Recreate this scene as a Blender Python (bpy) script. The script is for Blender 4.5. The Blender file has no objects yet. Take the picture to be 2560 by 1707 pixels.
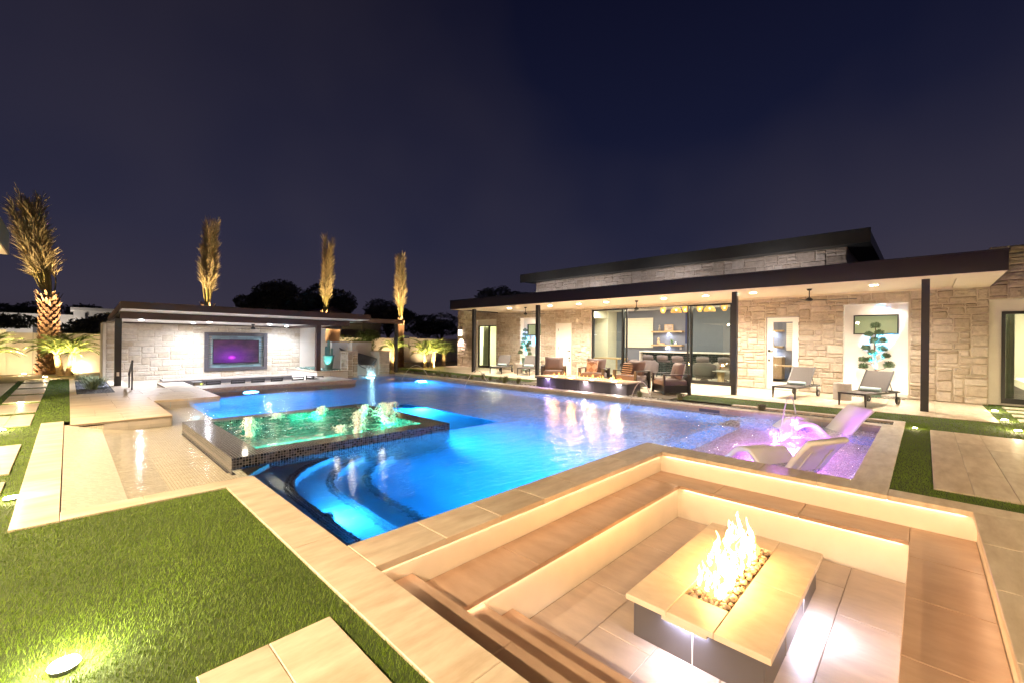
import bpy, math, random
from math import sin, cos, pi, radians, sqrt, hypot
from mathutils import Vector, Matrix
import numpy as np

# ------------------------------------------------------------------ camera, world, exposure
SC = bpy.context.scene
COL = SC.collection
EYE = 1.48
cam_d = bpy.data.cameras.new('camera'); cam_d.lens = 15.057; cam_d.sensor_width = 36.0
cam_d.clip_start = 0.05; cam_d.clip_end = 1500
cam = bpy.data.objects.new('camera', cam_d); COL.objects.link(cam)
yaw, pitch, roll = radians(43.964), radians(0.017), radians(0.630)
fw = Vector((cos(yaw)*cos(pitch), sin(yaw)*cos(pitch), sin(pitch)))
rt = Vector((sin(yaw), -cos(yaw), 0.0)); up = rt.cross(fw)
r2 = rt*cos(roll) + up*sin(roll); u2 = up*cos(roll) - rt*sin(roll)
cam.matrix_world = Matrix(((r2.x, u2.x, -fw.x, 0), (r2.y, u2.y, -fw.y, 0), (r2.z, u2.z, -fw.z, EYE), (0, 0, 0, 1)))
SC.camera = cam
SC.render.engine = 'CYCLES'
SC.view_settings.view_transform = 'Standard'
SC.view_settings.look = 'None'
SC.view_settings.exposure = 2.0
SC.view_settings.gamma = 1.0
SC.cycles.use_denoising = True
SC.cycles.max_bounces = 10
SC.cycles.diffuse_bounces = 4
SC.cycles.glossy_bounces = 4
SC.cycles.transmission_bounces = 8
SC.cycles.transparent_max_bounces = 16
SC.cycles.sample_clamp_indirect = 6.0
SC.cycles.sample_clamp_direct = 0.0
SC.cycles.caustics_reflective = False
SC.cycles.caustics_refractive = False
SC.cycles.use_light_tree = True

W = bpy.data.worlds.new('World'); SC.world = W; W.use_nodes = True
wn, wl = W.node_tree.nodes, W.node_tree.links
bg = wn['Background']; bg.inputs['Strength'].default_value = 0.22
tc = wn.new('ShaderNodeTexCoord'); sx = wn.new('ShaderNodeSeparateXYZ'); wl.new(tc.outputs['Generated'], sx.inputs[0])
rp = wn.new('ShaderNodeValToRGB'); wl.new(sx.outputs['Z'], rp.inputs[0])
cr = rp.color_ramp
stops = [(0.0, (.040, .032, .050)), (0.07, (.038, .034, .060)), (0.2, (.0215, .0225, .052)), (0.42, (.0085, .0105, .034)), (0.72, (.0036, .0040, .016)), (1.0, (.0026, .0028, .011))]
while len(cr.elements) < len(stops): cr.elements.new(0.5)
for e, (p, c) in zip(cr.elements, stops): e.position = p; e.color = (*c, 1)
nz = wn.new('ShaderNodeTexNoise'); nz.inputs['Scale'].default_value = 1.6; nz.inputs['Detail'].default_value = 3
wl.new(tc.outputs['Generated'], nz.inputs['Vector'])
cr2 = wn.new('ShaderNodeValToRGB'); wl.new(nz.outputs['Fac'], cr2.inputs[0])
cr2.color_ramp.elements[0].position = .42; cr2.color_ramp.elements[0].color = (0, 0, 0, 1)
cr2.color_ramp.elements[1].position = .80; cr2.color_ramp.elements[1].color = (.020, .015, .012, 1)
ad = wn.new('ShaderNodeMixRGB'); ad.blend_type = 'ADD'; ad.inputs[0].default_value = 1
wl.new(rp.outputs[0], ad.inputs[1]); wl.new(cr2.outputs[0], ad.inputs[2]); wl.new(ad.outputs[0], bg.inputs['Color'])

rng = random.Random(7)

# ------------------------------------------------------------------ materials
def nodes_of(name):
    m = bpy.data.materials.new(name); m.use_nodes = True
    nt = m.node_tree; b = nt.nodes.get('Principled BSDF')
    return m, nt, b
def pm(name, col, rough=.6, var=.12, ns=4.0, stretch=None, bump=0.0, bs=30.0, metal=0.0, rand=0.0, col2=None, spec=.5, coat=0.0, det=6, sheen=0, bdist=.02):
    m, nt, b = nodes_of(name); N, L = nt.nodes, nt.links
    b.inputs['Roughness'].default_value = rough; b.inputs['Metallic'].default_value = metal
    b.inputs['Specular IOR Level'].default_value = spec
    if coat: b.inputs['Coat Weight'].default_value = coat; b.inputs['Coat Roughness'].default_value = .15
    if sheen: b.inputs['Sheen Weight'].default_value = sheen
    t = N.new('ShaderNodeTexCoord'); oi = N.new('ShaderNodeObjectInfo')
    mp = N.new('ShaderNodeMapping'); L.new(t.outputs['Object'], mp.inputs[0])
    if stretch: mp.inputs['Scale'].default_value = stretch
    va = N.new('ShaderNodeVectorMath'); va.operation = 'ADD'
    vm = N.new('ShaderNodeVectorMath'); vm.operation = 'SCALE'; vm.inputs[0].default_value = (37, 19, 53); L.new(oi.outputs['Random'], vm.inputs['Scale'])
    L.new(mp.outputs[0], va.inputs[0]); L.new(vm.outputs[0], va.inputs[1])
    n = N.new('ShaderNodeTexNoise'); n.inputs['Scale'].default_value = ns; n.inputs['Detail'].default_value = det; n.inputs['Roughness'].default_value = .6
    L.new(va.outputs[0], n.inputs['Vector'])
    mx = N.new('ShaderNodeMixRGB'); mr = N.new('ShaderNodeMapRange'); mr.inputs[1].default_value = .3; mr.inputs[2].default_value = .7
    L.new(n.outputs['Fac'], mr.inputs[0]); L.new(mr.outputs[0], mx.inputs[0])
    c2 = col2 or tuple(min(1, c*(1+var)) for c in col); c1 = col if col2 else tuple(c*(1-var) for c in col)
    mx.inputs[1].default_value = (*c1, 1); mx.inputs[2].default_value = (*c2, 1)
    out = mx.outputs[0]
    if rand:
        hs = N.new('ShaderNodeHueSaturation'); mr2 = N.new('ShaderNodeMapRange'); mr2.inputs[3].default_value = 1-rand; mr2.inputs[4].default_value = 1+rand
        L.new(oi.outputs['Random'], mr2.inputs[0]); L.new(mr2.outputs[0], hs.inputs['Value']); L.new(out, hs.inputs['Color']); out = hs.outputs[0]
    L.new(out, b.inputs['Base Color'])
    if bump:
        n2 = N.new('ShaderNodeTexNoise'); n2.inputs['Scale'].default_value = bs; n2.inputs['Detail'].default_value = 5
        L.new(va.outputs[0], n2.inputs['Vector'])
        bp = N.new('ShaderNodeBump'); bp.inputs['Strength'].default_value = bump; bp.inputs['Distance'].default_value = bdist
        L.new(n2.outputs['Fac'], bp.inputs['Height']); L.new(bp.outputs[0], b.inputs['Normal'])
    m['b'] = 1
    return m
def em(name, col, strength, base=(0, 0, 0)):
    m, nt, b = nodes_of(name)
    b.inputs['Base Color'].default_value = (*base, 1); b.inputs['Emission Color'].default_value = (*col, 1); b.inputs['Emission Strength'].default_value = strength
    b.inputs['Roughness'].default_value = .6
    return m
def stone_mat(name, a, b2, c3, rough=.85, bump=.7):
    """rough cut limestone: each stone takes its own tone from a wide world-space cell noise plus its own random"""
    m, nt, b = nodes_of(name); N, L = nt.nodes, nt.links
    b.inputs['Roughness'].default_value = rough
    t = N.new('ShaderNodeTexCoord'); oi = N.new('ShaderNodeObjectInfo'); at = N.new('ShaderNodeAttribute'); at.attribute_name = 'tone'
    addv = N.new('ShaderNodeMath'); addv.operation = 'ADD'; L.new(at.outputs['Fac'], addv.inputs[0]); L.new(oi.outputs['Random'], addv.inputs[1])
    fr = N.new('ShaderNodeMath'); fr.operation = 'FRACT'; L.new(addv.outputs[0], fr.inputs[0])
    ramp = N.new('ShaderNodeValToRGB'); L.new(fr.outputs[0], ramp.inputs[0]); e = ramp.color_ramp
    e.elements[0].color = (*a, 1); e.elements[1].color = (*c3, 1); x = e.elements.new(.55); x.color = (*b2, 1)
    n = N.new('ShaderNodeTexNoise'); n.inputs['Scale'].default_value = 7; n.inputs['Detail'].default_value = 8; n.inputs['Roughness'].default_value = .7; L.new(t.outputs['Object'], n.inputs['Vector'])
    mr = N.new('ShaderNodeMapRange'); mr.inputs[1].default_value = .25; mr.inputs[2].default_value = .75; mr.inputs[3].default_value = .72; mr.inputs[4].default_value = 1.2; L.new(n.outputs['Fac'], mr.inputs[0])
    hs = N.new('ShaderNodeHueSaturation'); L.new(mr.outputs[0], hs.inputs['Value']); L.new(ramp.outputs[0], hs.inputs['Color']); L.new(hs.outputs[0], b.inputs['Base Color'])
    n2 = N.new('ShaderNodeTexNoise'); n2.inputs['Scale'].default_value = 11; n2.inputs['Detail'].default_value = 8; n2.inputs['Roughness'].default_value = .62; L.new(t.outputs['Object'], n2.inputs['Vector'])
    bp = N.new('ShaderNodeBump'); bp.inputs['Strength'].default_value = bump; bp.inputs['Distance'].default_value = .045
    L.new(n2.outputs['Fac'], bp.inputs['Height']); L.new(bp.outputs[0], b.inputs['Normal'])
    return m
def cell_mat(name, cols, size, grout, gw=.1, rough=.25, bump=.3, positions=None):
    """small glass mosaic: one random tone per cell, grout lines between"""
    m, nt, b = nodes_of(name); N, L = nt.nodes, nt.links
    b.inputs['Roughness'].default_value = rough
    t = N.new('ShaderNodeTexCoord')
    sc = N.new('ShaderNodeVectorMath'); sc.operation = 'SCALE'; sc.inputs['Scale'].default_value = 1/size; L.new(t.outputs['Object'], sc.inputs[0])
    ofs = N.new('ShaderNodeVectorMath'); ofs.operation = 'ADD'; ofs.inputs[1].default_value = (.013, .017, .011); L.new(sc.outputs[0], ofs.inputs[0])
    fl = N.new('ShaderNodeVectorMath'); fl.operation = 'FLOOR'; L.new(ofs.outputs[0], fl.inputs[0])
    wnz = N.new('ShaderNodeTexWhiteNoise'); wnz.noise_dimensions = '3D'; L.new(fl.outputs[0], wnz.inputs['Vector'])
    ramp = N.new('ShaderNodeValToRGB'); ramp.color_ramp.interpolation = 'CONSTANT'; L.new(wnz.outputs['Value'], ramp.inputs[0])
    while len(ramp.color_ramp.elements) < len(cols): ramp.color_ramp.elements.new(.5)
    for i, (e, c) in enumerate(zip(ramp.color_ramp.elements, cols)): e.position = i/len(cols); e.color = (*c, 1)
    frc = N.new('ShaderNodeVectorMath'); frc.operation = 'FRACTION'; L.new(ofs.outputs[0], frc.inputs[0])
    ge = N.new('ShaderNodeNewGeometry'); sn = N.new('ShaderNodeSeparateXYZ'); ab = N.new('ShaderNodeVectorMath'); ab.operation = 'ABSOLUTE'; L.new(ge.outputs['True Normal'], ab.inputs[0]); L.new(ab.outputs[0], sn.inputs[0])
    sp = N.new('ShaderNodeSeparateXYZ'); L.new(frc.outputs[0], sp.inputs[0])
    outs = []
    for ax in 'XYZ':
        pp = N.new('ShaderNodeMath'); pp.operation = 'PINGPONG'; pp.inputs[1].default_value = .5; L.new(sp.outputs[ax], pp.inputs[0])
        ad2 = N.new('ShaderNodeMath'); ad2.operation = 'MULTIPLY_ADD'; ad2.inputs[1].default_value = 1.0; L.new(sn.outputs[ax], ad2.inputs[0]); L.new(pp.outputs[0], ad2.inputs[2])
        outs.append(ad2.outputs[0])
    mn = N.new('ShaderNodeMath'); mn.operation = 'MINIMUM'; L.new(outs[0], mn.inputs[0]); L.new(outs[1], mn.inputs[1])
    mn2 = N.new('ShaderNodeMath'); mn2.operation = 'MINIMUM'; L.new(mn.outputs[0], mn2.inputs[0]); L.new(outs[2], mn2.inputs[1])
    lt = N.new('ShaderNodeMath'); lt.operation = 'LESS_THAN'; lt.inputs[1].default_value = gw; L.new(mn2.outputs[0], lt.inputs[0])
    mx = N.new('ShaderNodeMixRGB'); L.new(lt.outputs[0], mx.inputs[0]); L.new(ramp.outputs[0], mx.inputs[1]); mx.inputs[2].default_value = (*grout, 1)
    L.new(mx.outputs[0], b.inputs['Base Color'])
    rr = N.new('ShaderNodeMapRange'); rr.inputs[3].default_value = rough; rr.inputs[4].default_value = .8; L.new(lt.outputs[0], rr.inputs[0]); L.new(rr.outputs[0], b.inputs['Roughness'])
    bp = N.new('ShaderNodeBump'); bp.invert = True; bp.inputs['Strength'].default_value = bump; bp.inputs['Distance'].default_value = .003; L.new(lt.outputs[0], bp.inputs['Height']); L.new(bp.outputs[0], b.inputs['Normal'])
    return m
def facing_fresnel(N, L, f0, normal=None):
    """Schlick reflectance, the same from both sides of a thin sheet"""
    lw = N.new('ShaderNodeLayerWeight'); lw.inputs['Blend'].default_value = .5
    if normal is not None: L.new(normal, lw.inputs['Normal'])
    pw = N.new('ShaderNodeMath'); pw.operation = 'POWER'; pw.inputs[1].default_value = 5; L.new(lw.outputs['Facing'], pw.inputs[0])
    ma = N.new('ShaderNodeMath'); ma.operation = 'MULTIPLY_ADD'; ma.inputs[1].default_value = 1-f0; ma.inputs[2].default_value = f0; L.new(pw.outputs[0], ma.inputs[0]); return ma
def water_mat(name, thru=True, tint=(1, 1, 1), scales=((2.2, .6), (9, .35)), strength=.35, dist=.03, stretch=(1, 1, 1), rough=.03, foam_glint=0, chop=None, ior=1.333, fns=7, fth=(.55, .72)):
    m = bpy.data.materials.new(name); m.use_nodes = True; nt = m.node_tree; N, L = nt.nodes, nt.links
    N.remove(N['Principled BSDF']); out = N['Material Output']
    t = N.new('ShaderNodeTexCoord'); mp = N.new('ShaderNodeMapping'); mp.inputs['Scale'].default_value = stretch; mp.inputs['Rotation'].default_value = (0, 0, radians(44)); L.new(t.outputs['Object'], mp.inputs[0])
    prev = None
    for i, (s, w) in enumerate(scales):
        n = N.new('ShaderNodeTexNoise'); n.inputs['Scale'].default_value = s; n.inputs['Detail'].default_value = 3; n.inputs['Distortion'].default_value = .6; L.new(mp.outputs[0], n.inputs['Vector'])
        mu = N.new('ShaderNodeMath'); mu.operation = 'MULTIPLY_ADD'; mu.inputs[1].default_value = w; L.new(n.outputs['Fac'], mu.inputs[0])
        if prev is None: mu.inputs[2].default_value = 0
        else: L.new(prev, mu.inputs[2])
        prev = mu.outputs[0]
    bp = N.new('ShaderNodeBump'); bp.inputs['Strength'].default_value = strength; bp.inputs['Distance'].default_value = dist; L.new(prev, bp.inputs['Height'])
    if chop:
        sp = N.new('ShaderNodeSeparateXYZ'); L.new(t.outputs['Object'], sp.inputs[0]); cm = N.new('ShaderNodeMapRange'); cm.inputs[1].default_value = chop[0]; cm.inputs[2].default_value = chop[1]; cm.inputs[3].default_value = chop[2]; cm.inputs[4].default_value = chop[3]; L.new(sp.outputs['X'], cm.inputs[0]); L.new(cm.outputs[0], bp.inputs['Distance'])
    if thru: fr = facing_fresnel(N, L, .05, bp.outputs[0])
    else: fr = N.new('ShaderNodeFresnel'); fr.inputs['IOR'].default_value = ior; L.new(bp.outputs[0], fr.inputs['Normal'])
    gl = N.new('ShaderNodeBsdfGlossy'); gl.inputs['Roughness'].default_value = rough; L.new(bp.outputs[0], gl.inputs['Normal'])
    if thru: tr = N.new('ShaderNodeBsdfTransparent'); tr.inputs['Color'].default_value = (*tint, 1)
    else:
        tr = N.new('ShaderNodeBsdfRefraction'); tr.inputs['IOR'].default_value = 1.333; tr.inputs['Roughness'].default_value = 0.0; tr.inputs['Color'].default_value = (*tint, 1); L.new(bp.outputs[0], tr.inputs['Normal'])
    mx = N.new('ShaderNodeMixShader'); L.new(fr.outputs[0], mx.inputs[0]); L.new(tr.outputs[0], mx.inputs[1]); L.new(gl.outputs[0], mx.inputs[2])
    last = mx.outputs[0]
    if foam_glint:
        d = N.new('ShaderNodeBsdfDiffuse'); d.inputs['Color'].default_value = (.88, .88, .88, 1); nf = N.new('ShaderNodeTexNoise'); nf.inputs['Scale'].default_value = fns; nf.inputs['Detail'].default_value = 7; nf.inputs['Distortion'].default_value = 1.2; L.new(mp.outputs[0], nf.inputs['Vector'])
        mr = N.new('ShaderNodeMapRange'); mr.inputs[1].default_value = fth[0]; mr.inputs[2].default_value = fth[1]; mr.inputs[4].default_value = foam_glint; L.new(nf.outputs['Fac'], mr.inputs[0])
        fo = mr.outputs[0]
        if chop:
            cf = N.new('ShaderNodeMapRange'); cf.inputs[1].default_value = 4.8; cf.inputs[2].default_value = 8.0; L.new(sp.outputs['X'], cf.inputs[0]); cy_ = N.new('ShaderNodeMapRange'); cy_.inputs[1].default_value = 12; cy_.inputs[2].default_value = 7; L.new(sp.outputs['Y'], cy_.inputs[0]); pr_ = N.new('ShaderNodeMath'); pr_.operation = 'MULTIPLY'; L.new(cf.outputs[0], pr_.inputs[0]); L.new(cy_.outputs[0], pr_.inputs[1]); pr2 = N.new('ShaderNodeMath'); pr2.operation = 'MULTIPLY'; L.new(pr_.outputs[0], pr2.inputs[0]); L.new(fo, pr2.inputs[1]); fo = pr2.outputs[0]
        m2 = N.new('ShaderNodeMixShader'); L.new(fo, m2.inputs[0]); L.new(last, m2.inputs[1]); L.new(d.outputs[0], m2.inputs[2]); last = m2.outputs[0]
    L.new(last, out.inputs['Surface'])
    return m
def glass_mat(name, tint=(.78, .88, .82), ior=1.45):
    m = bpy.data.materials.new(name); m.use_nodes = True; nt = m.node_tree; N, L = nt.nodes, nt.links
    N.remove(N['Principled BSDF']); out = N['Material Output']
    fr = facing_fresnel(N, L, .07)
    gl = N.new('ShaderNodeBsdfGlossy'); gl.inputs['Roughness'].default_value = .01
    tr = N.new('ShaderNodeBsdfTransparent'); tr.inputs['Color'].default_value = (*tint, 1)
    mx = N.new('ShaderNodeMixShader'); L.new(fr.outputs[0], mx.inputs[0]); L.new(tr.outputs[0], mx.inputs[1]); L.new(gl.outputs[0], mx.inputs[2]); L.new(mx.outputs[0], out.inputs['Surface'])
    return m
def spray_mat(name, col, alpha, ns=30, emis=0):
    """airy water or froth: partly see-through white, broken by noise"""
    m, nt, b = nodes_of(name); N, L = nt.nodes, nt.links
    b.inputs['Base Color'].default_value = (*col, 1); b.inputs['Roughness'].default_value = .35
    t = N.new('ShaderNodeTexCoord'); n = N.new('ShaderNodeTexNoise'); n.inputs['Scale'].default_value = ns; n.inputs['Detail'].default_value = 4; L.new(t.outputs['Object'], n.inputs['Vector'])
    mr = N.new('ShaderNodeMapRange'); mr.inputs[1].default_value = .35; mr.inputs[2].default_value = .65; mr.inputs[3].default_value = alpha[0]; mr.inputs[4].default_value = alpha[1]; L.new(n.outputs['Fac'], mr.inputs[0]); L.new(mr.outputs[0], b.inputs['Alpha'])
    if emis: b.inputs['Emission Color'].default_value = (*col, 1); b.inputs['Emission Strength'].default_value = emis
    return m

TRAV = pm('travertine', (.44, .345, .24), .42, ns=2.4, stretch=(1, 3.6, 1), bump=.15, bs=60, rand=.08, col2=(.66, .575, .45), bdist=.004, det=9)
TRAVB = pm('travertine_bench', (.30, .195, .13), .4, ns=2.6, stretch=(3, 1, 1), bump=.1, bs=60, rand=.06, col2=(.40, .275, .19), bdist=.004)
MORTAR = pm('mortar', (.22, .18, .13), .9)
PLASTER = pm('cream_plaster', (.72, .66, .56), .85, var=.05, ns=3, bump=.25, bs=140, bdist=.004)
WPLASTER = pm('white_plaster', (.76, .73, .68), .85, var=.04, ns=3, bump=.2, bs=120, bdist=.004)
STONE = stone_mat('limestone', (.42, .35, .27), (.49, .42, .34), (.56, .50, .42), bump=1.0)
STONEW = stone_mat('pale_limestone', (.50, .42, .31), (.58, .52, .43), (.63, .58, .50), bump=.35)
JOINT = pm('stone_joint', (.56, .49, .39), .9, bump=.4, bs=60)
BRONZE = pm('dark_bronze_metal', (.020, .014, .018), .32, var=.1, spec=.6)
BROWN = pm('brown_fascia', (.060, .028, .022), .5, var=.1)
DARK = pm('dark_column_metal', (.018, .016, .020), .35, var=.08, spec=.5)
CHAR = pm('charcoal_metal', (.035, .033, .035), .45, var=.08)
BLACK = pm('black_metal', (.012, .012, .013), .4, var=.05)
SOFFIT = pm('cream_soffit', (.70, .62, .50), .7, var=.03)
WSOFFIT = pm('white_soffit', (.80, .78, .75), .7, var=.03)
WHITE = pm('white_paint', (.80, .78, .74), .4, var=.02)
SLATE = pm('slate_blue_paint', (.17, .19, .24), .7, var=.03)
GREENW = pm('pale_green_paint', (.62, .66, .52), .8, var=.03)
CREAMW = pm('cream_wall_paint', (.76, .72, .60), .8, var=.03)
OAK = pm('oak_wood', (.50, .34, .18), .5, ns=3, stretch=(1, 8, 8), col2=(.62, .45, .26))
DIRT = pm('decomposed_granite', (.17, .13, .085), .95, ns=3, bump=.5, bs=90, col2=(.26, .20, .13))
TURF = pm('turf_backing', (.045, .075, .012), .9, ns=6)
GREYTILE = pm('dark_porcelain_panel', (.075, .070, .078), .35, var=.06, ns=1.5)
TABLETOP = pm('limestone_tabletop', (.52, .44, .33), .35, ns=6, stretch=(2, 1, 1), col2=(.62, .54, .43), bump=.06, bs=50, rand=.04, bdist=.004)
PEB = pm('river_pebble', (.42, .34, .25), .35, ns=8, rand=.35, col2=(.55, .46, .36))
DPEB = pm('dark_pebble', (.10, .085, .07), .5, ns=8, rand=.6, col2=(.30, .27, .23))
POOLF = pm('pool_plaster', (.14, .40, .60), .8, var=.15, ns=1.3, bump=.1, bs=80)
STEPF = pm('pool_step_plaster', (.32, .38, .46), .8, var=.12, ns=2)
PTILE = pm('waterline_tile', (.42, .38, .34), .3, var=.08, ns=3, rand=.06)
MOSA = cell_mat('spa_mosaic', [(.058, .058, .064), (.075, .074, .080), (.005, .005, .008), (.042, .042, .048), (.09, .088, .095), (.014, .014, .018)], .034, (.14, .14, .15), gw=.07, rough=.15)
MOSC = cell_mat('cream_mosaic', [(.62, .56, .45), (.68, .62, .51), (.58, .52, .42), (.70, .65, .54), (.64, .58, .48)], .030, (.42, .36, .27), gw=.09, rough=.3)
MOSD = cell_mat('step_edge_mosaic', [(.012, .02, .03), (.03, .045, .06), (.02, .02, .03), (.06, .08, .1)], .05, (.22, .26, .3), gw=.08)
MOSB = cell_mat('bar_edge_mosaic', [(.50, .40, .40), (.40, .30, .32), (.60, .52, .50)], .03, (.45, .38, .38), gw=.1)
WATER = water_mat('pool_water', False, (.86, .95, 1.0), ((1.1, .7), (4.5, .35), (16, .13)), .9, .05, (1, 2.2, 1), .03, chop=(2.5, 6.0, .022, .05), ior=1.5, foam_glint=.55, fns=13, fth=(.38, .62))  # foam speckle doubles as sparkling patio reflections painted white into the colour
WATER2 = water_mat('shelf_water', True, (.96, .98, .96), ((2.6, .5), (9, .25)), .35, .03, (1, 2.2, 1), .01, ior=1.5)
WATER3 = water_mat('ledge_water', True, (.92, .9, .97), ((1.6, .7), (5.5, .5), (18, .16)), .9, .05, (1, 2.2, 1), .03, ior=1.5, foam_glint=.62, fns=14, fth=(.38, .62))  # bubbler foam, plus glints of the bright facade put into the white
SPAW = water_mat('spa_water', True, (.55, .95, .8), ((3, 1.0), (8, .6), (22, .25)), 1.0, .06, (1, 1.2, 1), .03, foam_glint=.55)
GLASS = glass_mat('tinted_glass')
CGLASS = glass_mat('clear_glass', (.92, .95, .94), 1.35)
FOAM = spray_mat('foam_spray', (.95, .94, .90), (.2, .85), 34)
FOAMV = spray_mat('bubbler_foam', (.85, .80, .95), (.45, .95), 22)
JETM = spray_mat('laminar_water', (.88, .87, .84), (.45, .85), 10)
FLAME = em('flame', (1.0, .50, .16), 9)
FLAME2 = em('flame_far', (1.0, .38, .10), 1.5)
LEDW = em('led_warm_strip', (1.0, .64, .38), 9)
LAMPW = em('lamp_lens_warm', (1.0, .82, .60), 22)
LAMPC = em('lamp_lens_cool', (.86, .90, 1.0), 30)
LAMPY = em('path_lens', (1.0, .80, .45), 40)
LEDC = em('led_cool_strip', (.72, .74, 1.0), 25)
BLUEL = em('pool_lens', (.25, .75, 1.0), 1.5)
PURPL = em('bubbler_lens', (.60, .28, 1.0), 30)
RATTAN = em('rattan_lit', (1.0, .45, .06), .30, (.5, .3, .1))
CUSH = pm('mauve_cushion', (.20, .155, .15), .9, ns=60, var=.15, bump=.3, bs=300, bdist=.003, sheen=.2)
CUSHD = pm('grey_cushion', (.16, .14, .15), .9, ns=60, var=.15, bump=.3, bs=300, bdist=.003)
SLING = pm('sling_fabric', (.085, .072, .066), .7, ns=120, var=.25)
TOWEL = pm('aqua_towel', (.42, .56, .58), .95, ns=60, var=.12, bump=.4, bs=200, bdist=.004)
CONCR = pm('grey_concrete', (.36, .33, .30), .8, ns=5, bump=.2, bs=40)
POTG = pm('green_glazed_pot', (.12, .20, .16), .3, ns=3, var=.25)
LOUNGE = pm('white_moulded_plastic', (.78, .76, .75), .35, var=.03)
TRUNK = pm('palm_trunk_scale', (.17, .085, .04), .85, ns=7, var=.4, bump=.6, bs=40)
BOOT = pm('palm_boot', (.40, .26, .14), .85, ns=9, var=.35, bump=.5, bs=50)
FROND = pm('dry_palm_frond', (.32, .22, .09), .6, ns=9, rand=.5, col2=(.52, .44, .22))
RACH = pm('frond_rachis', (.42, .36, .12), .5, ns=5)
FRONDG = pm('green_palm_frond', (.11, .17, .030), .5, ns=4, rand=.25, col2=(.20, .26, .06))
LEAFD = pm('dark_leaf', (.11, .12, .07), .7, ns=3, var=.5, rand=.2)
LEAFT = pm('topiary_leaf', (.11, .17, .09), .6, ns=12, var=.4)
BARK = pm('bark', (.16, .10, .06), .9, bump=.5)
CACT = pm('cactus_skin', (.16, .33, .27), .6, ns=6, var=.2)
BEDPL = pm('bed_grass_leaf', (.20, .21, .10), .7, ns=6, var=.3)
GRASSM = pm('turf_blade', (.115, .200, .004), .6, ns=1.3, var=.3, rand=0, det=4)

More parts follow.
